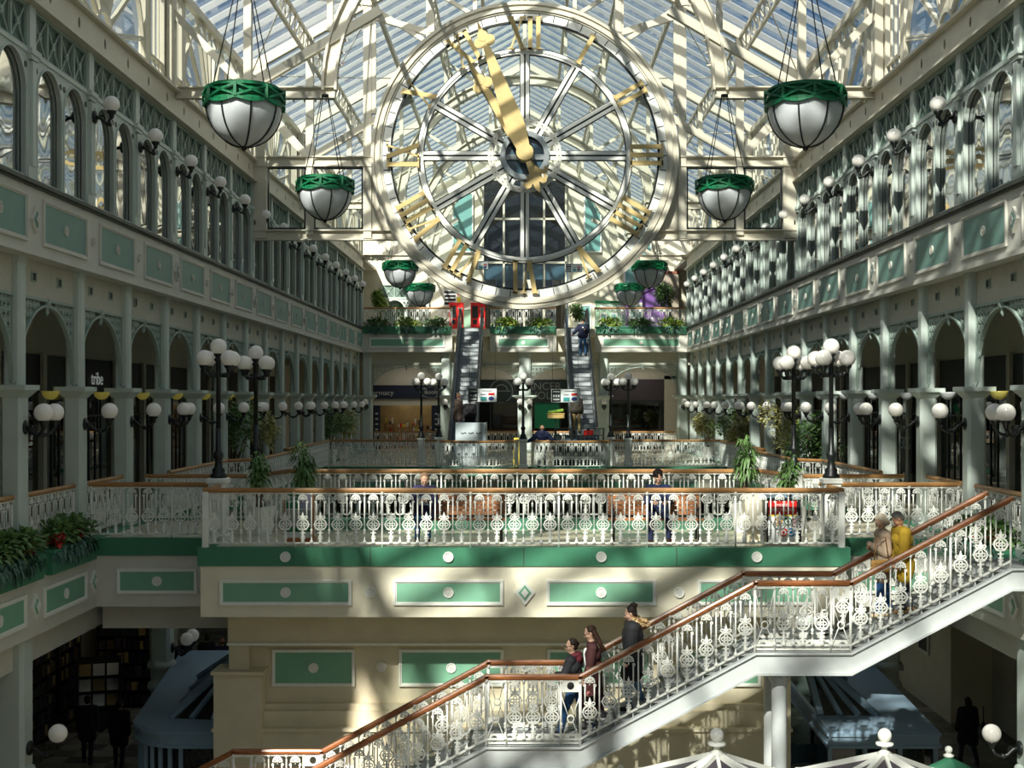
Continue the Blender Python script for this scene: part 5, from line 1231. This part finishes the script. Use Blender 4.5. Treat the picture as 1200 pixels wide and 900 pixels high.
# bookshop and corridor on the low left, wall pieces low right
b = MB(); b.box(-12.9, -12.6, 39.2, 46, 0, E(-4.2)); b.box(-13.6, -12.6, 46, 46.2, 0, E(-4.2)); struct(b.build('wall_left_ground', M['cream']))
tt = thing('framed_poster', 'tall dark framed poster on the cream ground floor wall, low left', 'poster', (-12.58, 40.8, 1.4), PI / 2); MB().box(-.5, .5, -.05, 0, 0, 2.6).build('frame', M['black'], tt); MB().box(-.42, .42, -.06, -.03, .08, 2.52).build('print', M['dark'], tt)
b = MB(); b.box(12.4, 13.6, 37.0, 46, 0, E(-4.2)); b.box(9.6, 9.9, 44, 52, 0, E(-4.2)); struct(b.build('wall_right_ground', M['cream']))
tt = thing('framed_poster', 'tall white framed poster on the cream ground floor wall, low right', 'poster', (12.38, 39.4, 1.6), -PI / 2); MB().box(-.5, .5, -.05, 0, 0, 2.8).build('frame', M['white'], tt); MB().box(-.4, .4, -.06, -.03, .1, 2.7).build('print', M['black'], tt)
t = thing('pier', 'panelled white square pier behind the right kiosk', 'pier', (10.2, 36.6, 0)); MB().bbox(-.45, .45, -.45, .45, 0, 1.75, .04).bbox(-.55, .55, -.55, .55, 1.75, 1.95, .04).build('body', M['greycream'], t); MB().box(-.34, -.05, -.48, -.43, .3, 1.6).box(.05, .34, -.48, -.43, .3, 1.6).build('panel', M['lattice'], t); MB().bbox(-.25, .25, -.25, .25, 1.95, L1 - 1.36, .03).build('shaft', M['greycream'], t)
for k, (x, y, r) in enumerate(((-13.25, 35.0, PI / 2), (-13.25, 37.0, PI / 2), (-12.2, 38.9, 0))):
    s = thing('bookcase', 'dark bookcase full of colourful spines, %s from the front, low left' % ORD[k + 1], 'bookcase', (x, y, 0), r, 'bookcases in the ground floor bookshop'); b = MB()
    for q in range(7): b.box(-.9, .9, -.02, .3, .1 + q * .42, .13 + q * .42)
    b.box(-.92, -.88, -.02, .3, 0, 2.9); b.box(.88, .92, -.02, .3, 0, 2.9); b.box(-.9, .9, .28, .3, 0, 2.9); b.build('case', M['dark'], s)
    for q in range(6):
        x_ = -.84
        while x_ < .78:
            bw = RND.uniform(.1, .24); hh = RND.uniform(.2, .34); MB().box(x_, x_ + bw, -.0, .2, .13 + q * .42, .13 + q * .42 + hh).build('book', M[RND.choice(['plum', 'dark', 'warm', 'bark', 'navy', 'dgboard', 'plum', 'dgboard'])], s); x_ += bw + .04
s = thing('newspaper_stand', 'dark newspaper stand with sloping racks before the bookshop', 'stand', (-12.2, 36.4, 0), .3); b = MB(); b.box(-.6, .6, 0, .5, 0, .5); b.box(-.62, -.56, 0, .5, 0, 2.0); b.box(.56, .62, 0, .5, 0, 2.0); b.box(-.6, .6, .46, .5, 0, 2.0); b.build('rack', M['iron'], s)
for q in range(3):
    for k in range(3): b = MB(); b.M = Matrix.Translation((-.38 + k * .38, .05 + q * .08, .65 + q * .42)) @ Matrix.Rotation(-.6, 4, 'X'); b.box(-.16, .16, -.02, 0, 0, .36); b.build('newspaper', M[('lettergrey', 'pale', 'warm')[(k + q) % 3]], s)
# ================================================================= PEOPLE
SKIN = mat('skin', (222, 178, 152), .5, vary=.05, scale=12); SKIN2 = mat('tanned_skin', (196, 146, 116), .5, vary=.05, scale=12)
cloth_cache = {}
def cloth(rgb, rough=.8):
    k = (rgb, rough)
    if k not in cloth_cache: cloth_cache[k] = mat('cloth_%d' % len(cloth_cache), rgb, rough, vary=.14, scale=9, bump=.25, bscale=60, spec=.3)
    return cloth_cache[k]
def remesh(mb, voxel, smooth=3, fac=.5):
    me = mb.mesh('tmp', []); o = bpy.data.objects.new('tmp', me); COL.objects.link(o)
    r = o.modifiers.new('r', 'REMESH'); r.mode = 'VOXEL'; r.voxel_size = voxel; r.use_smooth_shade = True
    s = o.modifiers.new('s', 'SMOOTH'); s.iterations = smooth; s.factor = fac
    dg = bpy.context.evaluated_depsgraph_get(); dg.update()
    out = bpy.data.meshes.new_from_object(o.evaluated_get(dg)); bpy.data.objects.remove(o); bpy.data.meshes.remove(me)
    return out
def person(label, loc, rz, H=1.7, lean=0.0, head=(0, 0), legs=((.3, .1, .03), (-.25, .25, .03)), arms=((.1, .12, .3, 0), (-.1, .12, .3, 0)), sit=None, skin=None,
           top=(30, 30, 32), top_len=.12, puff=.02, legsc=(60, 84, 120), shoe=(30, 28, 26), hair=(50, 36, 28), hairstyle='short', voxel=.0125, glasses=False, extras=None, group=None, twist=0.0):
    k = H / 1.72; sk = skin or SKIN
    J = {}
    hip = Vector((0, 0, .90 * k)); up = Vector((0, math.sin(lean), math.cos(lean))); fw = Vector((0, math.cos(lean), -math.sin(lean)))
    J['pel'] = hip; J['waist'] = hip + up * .16 * k; J['chest'] = hip + up * .36 * k; J['neck'] = hip + up * .53 * k; J['hb'] = J['neck'] + up * .09 * k + fw * .015 * k
    for n, s_ in ((0, -1), (1, 1)):
        f, kn, ab = legs[n]; h = hip + Vector((s_ * .09 * k, 0, -.02 * k)); J['hip%d' % n] = h
        d = Vector((s_ * math.sin(ab), math.sin(f), -math.cos(f))).normalized(); J['knee%d' % n] = h + d * .42 * k
        d2 = Vector((s_ * math.sin(ab) * .5, math.sin(f - kn), -math.cos(f - kn))).normalized(); J['ank%d' % n] = J['knee%d' % n] + d2 * .41 * k
        pf = f - kn; toe = Vector((s_ * .12, math.cos(pf * .6), math.sin(pf * .6) * .6)).normalized(); J['heel%d' % n] = J['ank%d' % n] + Vector((0, 0, -.045 * k)) - toe * .05 * k; J['toe%d' % n] = J['ank%d' % n] + Vector((0, 0, -.055 * k)) + toe * .15 * k
        a, b_, e, tw = arms[n]; sh = hip + up * .49 * k + Vector((s_ * .175 * k, 0, 0)); J['sh%d' % n] = sh
        d = Vector((s_ * math.sin(b_), math.sin(a + 0.0) * math.cos(b_), -math.cos(a) * math.cos(b_))).normalized(); J['el%d' % n] = sh + d * .29 * k
        d2 = Vector((s_ * (math.sin(b_) * math.cos(e) - math.sin(tw)), math.sin(a + e) * math.cos(b_), -math.cos(a + e) * math.cos(b_))).normalized(); J['wr%d' % n] = J['el%d' % n] + d2 * .25 * k; J['hd%d' % n] = d2
    low = min(J['heel0'].z, J['heel1'].z, J['toe0'].z, J['toe1'].z) - .032 * k
    dz = -low if sit is None else sit - (hip.z - .1 * k)
    for q in J:
        if not q.startswith('hd'): J[q] = J[q] + Vector((0, 0, dz))
    HM = Matrix.Translation(J['hb'] + up * .10 * k) @ Matrix.Rotation(-head[1], 4, 'Z') @ Matrix.Rotation(-lean - head[0], 4, 'X') @ Matrix.Scale(k, 4)
    hp = lambda x, y, z: HM @ Vector((x, y, z))
    t = thing('person', label, 'person', loc, rz, group)
    b = MB(); c = b.capsule
    # head and face
    b.M = HM; b.ball((0, -.012, .03), .098, 16, 12, (.86, 1.0, 1.0)); b.ball((0, .02, -.02), .082, 14, 10, (.9, 1, 1.15)); b.capsule((0, .03, -.06), (0, .056, -.09), .055, .034)
    b.capsule((0, .094, .012), (0, .112, -.025), .011, .018); b.capsule((-.03, .082, .03), (.03, .082, .03), .018, .018); b.capsule((-.018, .09, -.058), (.018, .09, -.058), .012, .012)
    for s_ in (-1, 1): b.capsule((s_ * .084, -.005, .02), (s_ * .088, -.012, -.02), .016, .012); b.ball((s_ * .045, .06, -.02), .035, 10, 8)
    b.M = Matrix()
    c(J['neck'] - up * .03 * k, J['hb'] + up * .03 * k, .056 * k, .05 * k)
    c(J['chest'] - Vector((.07 * k, 0, 0)), J['chest'] + Vector((.07 * k, 0, 0)), .112 * k, .112 * k); c(J['chest'], J['waist'], .12 * k, .115 * k); c(J['sh0'], J['sh1'], .062 * k, .062 * k); c(J['neck'], J['chest'], .075 * k, .11 * k)
    c(J['waist'] - Vector((.04 * k, 0, 0)), J['waist'] + Vector((.04 * k, 0, 0)), .105 * k, .105 * k); c(J['hip0'] + Vector((0, 0, .04 * k)), J['hip1'] + Vector((0, 0, .04 * k)), .11 * k, .11 * k); c(J['waist'], J['pel'], .11 * k, .12 * k)
    for n in (0, 1):
        c(J['hip%d' % n], J['knee%d' % n], .085 * k, .055 * k); m_ = J['knee%d' % n].lerp(J['ank%d' % n], .3); c(J['knee%d' % n], m_, .054 * k, .057 * k); c(m_, J['ank%d' % n], .056 * k, .036 * k)
        c(J['heel%d' % n], J['toe%d' % n], .036 * k, .028 * k); c(J['ank%d' % n], J['heel%d' % n], .04 * k, .036 * k)
        c(J['sh%d' % n], J['el%d' % n], .052 * k, .04 * k); c(J['el%d' % n], J['wr%d' % n], .041 * k, .027 * k)
        d = J['hd%d' % n]; s_ = (-1, 1)[n]; w = J['wr%d' % n]
        inn = Vector((-s_, 0, 0)) - d * d.dot(Vector((-s_, 0, 0))); inn = inn.normalized() if inn.length > .2 else Vector((0, 0, -1)); side = d.cross(inn).normalized()
        palm = w + d * .075 * k
        for q in (-.026, -.009, .009, .026): c(w + d * .01 * k + side * q * .6 * k, palm + side * q * k, .017 * k, .015 * k)
        for q, L in ((-.03, .062), (-.01, .076), (.01, .082), (.03, .072)):
            p0 = palm + side * q * k; p1 = p0 + (d * .8 + inn * .35) * L * .55 * k; p2 = p1 + (d * .4 + inn * .8) * L * .5 * k; c(p0, p1, .0105 * k, .0095 * k, 8); c(p1, p2, .0095 * k, .008 * k, 8)
        sgn = 1 if side.dot(Vector((0, 1, 0))) > 0 else -1
        p0 = w + d * .03 * k + side * sgn * .024 * k; p1 = p0 + (d * .6 + side * sgn * .6 + inn * .4).normalized() * .035 * k; c(p0, p1, .014 * k, .011 * k, 8); c(p1, p1 + (d * .8 + inn * .3) * .03 * k, .011 * k, .009 * k, 8)
    put('body', remesh(b, voxel * .75, 2), t).data.materials.append(sk)
    # trousers
    b = MB(); c = b.capsule
    c(J['hip0'] + Vector((0, 0, .04 * k)), J['hip1'] + Vector((0, 0, .04 * k)), .125 * k, .125 * k); c(J['pel'] + up * .05 * k, J['pel'] + up * .1 * k, .13 * k, .12 * k)
    for n in (0, 1):
        c(J['hip%d' % n], J['knee%d' % n], .1 * k, .07 * k); c(J['knee%d' % n], J['ank%d' % n] + (J['knee%d' % n] - J['ank%d' % n]) * .02, .069 * k, .056 * k)
    put('trousers', remesh(b, voxel, 2), t).data.materials.append(cloth(legsc))
    for n in (0, 1):
        b = MB(); b.capsule(J['heel%d' % n], J['toe%d' % n], .046 * k, .038 * k); b.capsule(J['ank%d' % n], J['heel%d' % n], .05 * k, .045 * k); b.capsule(J['heel%d' % n] - Vector((0, 0, .01 * k)), J['toe%d' % n] - Vector((0, 0, .008 * k)), .04 * k, .03 * k)
        put('shoe', remesh(b, voxel, 1), t).data.materials.append(cloth(shoe, .5))
    # jacket
    b = MB(); c = b.capsule; g = puff
    c(J['chest'] - Vector((.075 * k, 0, 0)), J['chest'] + Vector((.075 * k, 0, 0)), .118 * k + g, .118 * k + g); c(J['chest'], J['waist'], .125 * k + g, .12 * k + g); c(J['sh0'], J['sh1'], .066 * k + g, .066 * k + g); c(J['neck'] - up * .02 * k, J['chest'], .08 * k + g * .6, .115 * k + g)
    c(J['waist'] - Vector((.05 * k, 0, 0)), J['waist'] + Vector((.05 * k, 0, 0)), .112 * k + g, .112 * k + g); c(J['hip0'] + Vector((0, 0, .07 * k)), J['hip1'] + Vector((0, 0, .07 * k)), .124 * k + g, .124 * k + g)
    for n in (0, 1):
        if top_len > .15:
            e_ = J['hip%d' % n].lerp(J['knee%d' % n], min(1.6, top_len / .42)) if top_len <= .42 else J['knee%d' % n] + (J['ank%d' % n] - J['knee%d' % n]) * ((top_len - .42) / .41)
            c(J['hip%d' % n], e_ if top_len <= .42 else J['knee%d' % n], .112 * k + g, .1 * k + g)
            if top_len > .42: c(J['knee%d' % n], e_, .1 * k + g, .1 * k + g)
        c(J['sh%d' % n], J['el%d' % n], .06 * k + g, .05 * k + g); c(J['el%d' % n], J['wr%d' % n] - J['hd%d' % n] * .01, .05 * k + g, .04 * k + g * .6)
    if top_len > .15:
        a_ = J['hip0'].lerp(J['knee0'], .5); e_ = J['hip1'].lerp(J['knee1'], .5); c(a_, e_, .09 * k + g, .09 * k + g)
    put('jacket', remesh(b, voxel, 3), t).data.materials.append(cloth(top))
    # hair
    b = MB(); b.M = HM
    if hairstyle == 'cap': b.ball((0, -.01, .055), .108, 14, 10, (.9, 1.0, .8)); b.capsule((-.04, .1, .06), (.04, .1, .06), .02, .02)
    elif hairstyle == 'bald': b.ball((0, -.06, -.01), .085, 12, 8, (.98, .6, .5))
    else:
        b.ball((0, -.032, .045), .1, 16, 12, (.92, .96, .98)); b.ball((0, -.055, -.005), .085, 14, 10, (.98, .7, 1.0))
        for s_ in (-1, 1): b.capsule((s_ * .072, .01, .06), (s_ * .08, -.01, .02), .022, .014)
    if hairstyle == 'curly':
        for q in range(26): q_ = Vector((RND.uniform(-1, 1), RND.uniform(-1, .55), RND.uniform(-.1, 1))).normalized(); b.ball((q_.x * .085, q_.y * .095 - .025, q_.z * .095 + .045), .03, 8, 6)
    if hairstyle == 'bun':
        for q in range(12): b.ball((RND.uniform(-.05, .05), -.1 + RND.uniform(-.05, .04), .09 + RND.uniform(-.03, .06)), .035, 8, 6)
    if hairstyle == 'long':
        for s_ in (-1, 0, 1): b.capsule((s_ * .05, -.07, .0), (s_ * .07, -.1, -.2), .05, .045); b.capsule((s_ * .07, -.1, -.2), (s_ * .05, -.11, -.34), .045, .02)
    if hairstyle == 'bob':
        for s_ in (-1, 1): b.capsule((s_ * .078, -.02, .03), (s_ * .08, -.03, -.07), .024, .028); b.capsule((s_ * .045, -.07, 0), (s_ * .045, -.075, -.07), .045, .04)
        b.capsule((-.035, .05, .095), (.04, .05, .095), .022, .022)
    if hairstyle == 'tied': b.ball((0, -.115, .02), .04, 10, 8)
    put('hair', remesh(b, voxel * .8, 2), t).data.materials.append(cloth(hair, .6))
    for s_ in (-1, 1):
        b = MB(); b.M = HM; b.ball((s_ * .034, .093, .012), .0105, 8, 6); b.build('eye', cloth((30, 24, 20), .3), t)
        if glasses: b = MB(); b.M = HM; b.ring((s_ * .036, .01), .024, .029, .112, .116, n=14); b.beam((s_ * .06, .112, .014), (s_ * .09, .0, .02), .005, .005); b.build('spectacles', M['iron'], t)
    if extras: extras(t, J, k, HM, b)
    t['joints'] = ''
    del t['joints']
    return t, J
def hood(rgb, fur=None, r=.1):
    def f(t, J, k, HM, _):
        b = MB(); p = J['neck']
        for q in range(9):
            a = PI * q / 8; b.ball((.1 * k * math.cos(a), p.y - .03 * k - .085 * k * math.sin(a), p.z + .035 * k + .02 * k * math.sin(a)), .05 * k, 10, 8)
        b.ball((0, p.y - .12 * k, p.z - .02), .085 * k, 12, 10, (1.2, .7, 1.1)); put('hood', remesh(b, .014, 2), t).data.materials.append(cloth(rgb))
        if fur:
            b = MB()
            for q in range(260):
                a = RND.uniform(0, 2 * PI); c_ = Vector((.15 * k * math.cos(a), p.y - .13 * k + .11 * k * math.sin(a), p.z + .06 * k + .05 * k * math.sin(a))); b.leaf(c_, (math.cos(a) + RND.uniform(-.6, .6), RND.uniform(-1, .6), RND.uniform(-.3, 1)), .1, .018, .1)
            for q in range(14):
                a = 2 * PI * q / 14; b.ball((.15 * k * math.cos(a), p.y - .13 * k + .11 * k * math.sin(a), p.z + .06 * k + .05 * k * math.sin(a)), .048 * k, 8, 6)
            b.build('fur_trim', cloth(fur, .95), t)
    return f
def stripes(t, J, k, HM, _):
    hood((96, 34, 46))(t, J, k, HM, _)
    for n in (0, 1):
        b = MB()
        for q in (-.018, 0, .018):
            for a, c_ in (('sh%d' % n, 'el%d' % n), ('el%d' % n, 'wr%d' % n)):
                p0, p1 = J[a], J[c_]; d = (p1 - p0).normalized(); o_ = Vector(((-1, 1)[n], 0, 0)); o_ = (o_ - d * o_.dot(d)).normalized(); sd_ = d.cross(o_)
                b.tube([p0 + o_ * .075 * k + sd_ * q, p1 + o_ * (.062 if a[0] == 's' else .048) * k + sd_ * q], .0055, 5)
        b.build('sleeve_stripe', M['pale'], t)
def bag_thing(label, loc, rgb, w=.3, h=.24, d=.12, name='handbag', rz=0.0, strap=.25):
    t = thing(name, label, 'bag', loc, rz); b = MB(); b.capsule((-w / 2 + d / 2, 0, h * .3), (w / 2 - d / 2, 0, h * .3), d / 2, d / 2); b.capsule((-w / 2 + d / 2, 0, h * .75), (w / 2 - d / 2, 0, h * .75), d / 2.4, d / 2.4); b.box(-w / 2 + .03, w / 2 - .03, -d / 3, d / 3, h * .2, h * .85)
    put('pouch', remesh(b, .012, 3), t).data.materials.append(cloth(rgb, .6))
    if strap: MB().tube([(-w * .35, 0, h * .9), (-w * .2, 0, h + strap), (w * .2, 0, h + strap), (w * .35, 0, h * .9)], .011, 6).build('strap', cloth(tuple(int(x * .7) for x in rgb), .6), t)
    return t
def flz(x):                                                       # floor height on the staircase at x
    for (a, za), (c, zc) in zip(SP, SP[1:]):
        if a <= x <= c:
            if abs(zc - za) < .01: return za
            n = round((zc - za) / .157); return za + (int((x - a) / (c - a) * n) + 1) * (zc - za) / n
    return 0
LW = PI / 2
person('young woman in black jacket with white sleeve stripes and burgundy hood', (.86, 21.95, E(-5.79)), LW - .35, 1.64, .06, (.1, -.55), ((.35, .12, .03), (-.28, .2, .03)), ((.35, .12, 1.1, .9), (.3, .12, 1.0, .9)), top=(34, 35, 38), top_len=.1, puff=.03, legsc=(46, 84, 130), shoe=(40, 40, 44), hair=(46, 32, 26), hairstyle='tied', glasses=True, extras=stripes)
person('woman in a long burgundy coat with long brown hair, middle of the three', (1.19, 21.85, flz(1.19)), LW, 1.70, .07, (.28, 0), ((.3, .3, .03), (-.15, .15, .03)), ((.15, .1, .25, 0), (-.1, .12, .3, 0)), top=(66, 36, 36), top_len=.5, puff=.025, legsc=(34, 32, 34), shoe=(30, 28, 28), hair=(58, 36, 26), hairstyle='long', glasses=True,
       extras=lambda t, J, k, HM, _: MB().capsule(J['chest'] + Vector((0, .1, .05)), J['waist'] + Vector((0, .1, -.02)), .06, .06).build('white_shirt', M['pale'], t))
bag_thing('dusty pink bag carried between the two women on the lower landing', (1.1, 21.55, E(-5.05)), (206, 128, 126), .24, .3, .12, strap=.22, rz=.6)
person('person in black parka with fur-trimmed hood and blue jeans on the stairs', (1.87, 21.85, flz(1.78)), LW, 1.72, .05, (.3, .1), ((.28, .35, .03), (-.12, .12, .03)), ((.1, .12, .2, 0), (-.05, .12, .25, 0)), top=(32, 33, 36), top_len=.28, puff=.065, legsc=(116, 152, 188), shoe=(40, 40, 40), hair=(40, 30, 26), hairstyle='bun', extras=hood((44, 45, 48), (200, 172, 128)))
person('grey-blonde woman in a taupe quilted jacket and blue jeans descending beside the man in mustard', (6.22, 21.98, flz(6.22)), LW, 1.72, .06, (.5, .05), ((.3, .3, .03), (-.1, .12, .03)), ((.0, .12, 2.1, .5), (-.05, .15, 1.9, .6)), top=(168, 146, 124), top_len=.2, puff=.045, legsc=(56, 98, 152), shoe=(206, 186, 158), hair=(196, 182, 158), hairstyle='bob')
bag_thing('tan crossbody bag at the hip of the grey-blonde woman', (6.06, 21.62, flz(6.22) + .8), (178, 134, 74), .4, .26, .12, 'crossbody_bag', .2, .36)
person('grey-haired man in a mustard yellow jacket and grey trousers descending the upper stairs', (6.44, 21.52, flz(6.44)), LW + .1, 1.66, .16, (.75, .25), ((.25, .3, .03), (-.12, .12, .03)), ((.1, .12, .3, 0), (-.12, .14, .25, 0)), top=(156, 126, 34), top_len=.26, puff=.045, legsc=(78, 82, 92), shoe=(120, 92, 62), hair=(122, 116, 108), hairstyle='short', skin=SKIN2)
SEAT = ((1.5, 1.45, .1), (1.42, 1.4, .08))
person('seated reader in purple-navy coat and jeans on the left bench', (-2.0, 25.50, L1), PI, 1.64, .12, (.5, 0), ((1.5, 1.5, .02), (1.45, 1.4, .06)), ((.5, .1, 1.3, .5), (.5, .1, 1.3, .5)), sit=.46, top=(60, 56, 92), top_len=.18, puff=.04, legsc=(44, 84, 124), shoe=(60, 40, 34), hair=(132, 104, 80), hairstyle='short')
t = thing('magazine', 'folded blue and white leaflet in the hands of the seated reader', 'leaflet', (-2.0, 25.06, L1 + .74)); MB().add([(-.13, 0, 0), (0, -.03, .02), (.13, 0, 0), (-.13, .08, .18), (0, .05, .2), (.13, .08, .18), (-.13, .006, 0), (0, -.024, .02), (.13, .006, 0), (-.13, .086, .18), (0, .056, .2), (.13, .086, .18)], [(0, 1, 4, 3), (1, 2, 5, 4), (9, 10, 7, 6), (10, 11, 8, 7), (0, 6, 7, 1), (1, 7, 8, 2), (3, 4, 10, 9), (4, 5, 11, 10), (0, 3, 9, 6), (2, 8, 11, 5)]).build('pages', M['bluegrey'], t); MB().box(-.1, -.02, -.03, -.024, .03, .15).build('picture', M['pale'], t)
person('seated man with dark curly hair in navy suit on the right bench', (2.66, 25.50, L1), PI, 1.76, .16, (.55, .1), ((1.5, 1.5, .16), (1.45, 1.42, .14)), ((.55, .2, 1.0, .55), (.55, .2, 1.0, .55)), sit=.46, top=(34, 42, 72), top_len=.12, puff=.02, legsc=(34, 42, 72), shoe=(70, 40, 24), hair=(36, 28, 24), hairstyle='curly',
       extras=lambda t, J, k, HM, _: MB().capsule(J['chest'] + Vector((0, .1, .06)), J['waist'] + Vector((0, .1, 0)), .05, .045).build('shirt', cloth((150, 176, 214)), t))
stepz = lambda y: L1 + (int((y - EF) / ER * 30) + 1) * EH / 30
person('man in a dark navy padded jacket, jeans and cap riding down the right escalator', (2.92, 63.95, stepz(63.95)), PI, 1.78, .0, (.25, .1), ((.05, .05, .06), (-.03, .02, .06)), ((.4, .15, 1.5, .5), (.2, .6, .5, -.2)), top=(30, 36, 58), top_len=.12, puff=.05, legsc=(70, 112, 156), shoe=(70, 66, 62), hair=(40, 34, 30), hairstyle='cap', voxel=.016,
       extras=lambda t, J, k, HM, _: MB().capsule(J['chest'] + Vector((0, .12, .06)), J['waist'] + Vector((0, .12, 0)), .05, .045).build('white_shirt', M['pale'], t))
t, J_ = person('person in olive jacket and khaki trousers going up the right escalator', (2.36, 58.2, stepz(58.2)), 0, 1.78, .02, (.1, 0), ((.1, .1, .06), (-.06, .05, .06)), ((.1, .14, .2, 0), (-.05, .16, .2, 0)), top=(62, 58, 50), top_len=.1, puff=.05, legsc=(196, 172, 116), shoe=(40, 36, 30), hair=(60, 50, 40), voxel=.016)
person('man in dark brown coat turned sideways on the left escalator', (-3.06, 58.25, stepz(58.25)), -.9, 1.76, .02, (.1, -.3), ((.05, .05, .05), (0, .02, .05)), ((.3, .12, .9, .3), (.1, .12, .4, 0)), top=(56, 46, 40), top_len=.26, puff=.04, legsc=(40, 38, 40), hair=(110, 80, 60), skin=SKIN2, voxel=.016)
person('person in black coat seen from behind on the left escalator', (-2.5, 57.9, stepz(57.9)), .1, 1.76, .02, (.1, 0), ((.05, .05, .05), (0, .02, .05)), ((.1, .14, .3, 0), (.1, .14, .3, 0)), top=(28, 27, 31), top_len=.26, puff=.05, legsc=(40, 40, 44), hair=(40, 32, 28), voxel=.016)
person('man in a hooded navy jacket resting both arms along the far curved balustrade', (.72, 53.22, L1), 0, 1.72, -.08, (.15, 0), ((.12, .05, .06), (.16, .05, .06)), ((-.35, .75, .25, -.7), (-.35, .75, .25, -.7)), top=(42, 50, 84), top_len=.14, puff=.05, legsc=(60, 60, 66), hair=(150, 110, 90), hairstyle='bald', skin=SKIN2, voxel=.016, extras=hood((44, 50, 82)))
dk = dict(voxel=.02, legsc=(44, 48, 58), hair=(38, 30, 26))
person('shopper in a dark coat walking away on the ground floor, left of the left kiosk', (-11.35, 33.0, 0), .2, 1.72, .03, top=(36, 36, 40), top_len=.2, puff=.05, **dk)
person('shopper in a dark jacket on the ground floor beside the left kiosk', (-10.4, 32.6, 0), .1, 1.68, .03, legs=((.2, .1, .04), (-.2, .2, .04)), top=(40, 36, 36), top_len=.24, puff=.05, **dk)
for k, (x, y, cl, nm) in enumerate(((-11.0, 41.0, (34, 34, 38), 'leftmost'), (-10.4, 41.6, (40, 38, 40), 'middle'), (-9.75, 41.0, (44, 50, 72), 'right-hand, bald'))):
    person('%s dark-clothed shopper of three far off on the ground floor, above the left kiosk' % nm, (x, y, 0), .3 * k, 1.72, .02, top=cl, top_len=.2, puff=.05, hairstyle='bald' if k == 2 else 'short', skin=SKIN2, **dk)
person('long-haired person in black on the ground floor at the lower right', (11.5, 33.0, 0), .15, 1.68, .03, top=(28, 28, 30), top_len=.3, puff=.05, hairstyle='long', **dk)
bag_thing('black shoulder bag of the long-haired person, lower right', (11.85, 32.85, .85), (30, 30, 32), .3, .26, .12, 'shoulder_bag', 1.2, .4)
SUN_DIR = (.27, .74, -.62); SUN_ENERGY = 9.2; SKY_STRENGTH = 0.62; EXPOSURE = 0.0
# ================================================================= LIGHT, SKY, CAMERA
w = bpy.data.worlds.new('sky'); SC.world = w; w.use_nodes = True
nt = w.node_tree; nt.nodes.clear()
out = nt.nodes.new('ShaderNodeOutputWorld'); bg = nt.nodes.new('ShaderNodeBackground')
tc = nt.nodes.new('ShaderNodeTexCoord'); mp = nt.nodes.new('ShaderNodeMapping'); mp.inputs['Scale'].default_value = (2.2, 2.2, 4.0)
ns = nt.nodes.new('ShaderNodeTexNoise'); ns.inputs['Scale'].default_value = 1.3; ns.inputs['Detail'].default_value = 7
cr = nt.nodes.new('ShaderNodeValToRGB'); cr.color_ramp.elements[0].position = .5; cr.color_ramp.elements[1].position = .72
cr.color_ramp.elements[0].color = (.16, .32, .56, 1); cr.color_ramp.elements[1].color = (.9, .93, .96, 1)
nt.links.new(tc.outputs['Generated'], mp.inputs['Vector']); nt.links.new(mp.outputs['Vector'], ns.inputs['Vector']); nt.links.new(ns.outputs['Fac'], cr.inputs['Fac'])
nt.links.new(cr.outputs['Color'], bg.inputs['Color']); bg.inputs['Strength'].default_value = SKY_STRENGTH
nt.links.new(bg.outputs['Background'], out.inputs['Surface'])
sd = bpy.data.lights.new('sun', 'SUN'); sd.energy = SUN_ENERGY; sd.angle = math.radians(.9); sd.color = (1.0, .94, .83)
so = bpy.data.objects.new('sun', sd); COL.objects.link(so); so.rotation_euler = Vector(SUN_DIR).to_track_quat('-Z', 'Y').to_euler(); so.location = (0, 0, 40)
def lamp(name, loc, e, size, col=(1, .85, .62)):
    l = bpy.data.lights.new(name, 'AREA'); l.energy = e; l.size = size; l.color = col; o = bpy.data.objects.new(name, l); COL.objects.link(o); o.location = loc
lamp('shop_ceiling_light', (-6.6, 74.6, E(.2)), 22, 2.5, (1, .9, .72)); lamp('shop_ceiling_light', (1.3, 74.6, E(.9)), 14, 1.0, (.6, 1, .8)); lamp('walkway_fill_light', (-6.4, 71.0, E(2.15)), 26, 1.6, (1, .94, .84)); lamp('walkway_fill_light', (0, 71.0, E(2.15)), 34, 1.6, (1, .94, .84)); lamp('walkway_fill_light', (6.4, 71.0, E(2.15)), 30, 1.6, (1, .94, .84)); lamp('bookshop_fill_light', (-12.6, 37.0, E(-5.2)), 4, 1.5)  # walkway and bookshop lights are added fill without fittings, to lift dark areas
cd = bpy.data.cameras.new('camera'); cam = bpy.data.objects.new('camera', cd); COL.objects.link(cam)
cam.location = (0, 0, EYE); cam.rotation_euler = (PI / 2, 0, 0)
cd.sensor_width = 36; cd.lens = 1490 / 1200 * 36; cd.shift_x = -15 / 1200; cd.shift_y = 19 / 1200; cd.clip_end = 500; cd.clip_start = .1
SC.camera = cam
SC.view_settings.view_transform = 'Standard'; SC.view_settings.look = 'None'; SC.view_settings.gamma = 1; SC.view_settings.use_curve_mapping = False
SC.view_settings.exposure = EXPOSURE
SC.cycles.max_bounces = 8; SC.cycles.diffuse_bounces = 4; SC.cycles.glossy_bounces = 3; SC.cycles.transparent_max_bounces = 14; SC.cycles.transmission_bounces = 4
SC.cycles.caustics_reflective = False; SC.cycles.caustics_refractive = False; SC.cycles.sample_clamp_indirect = 6
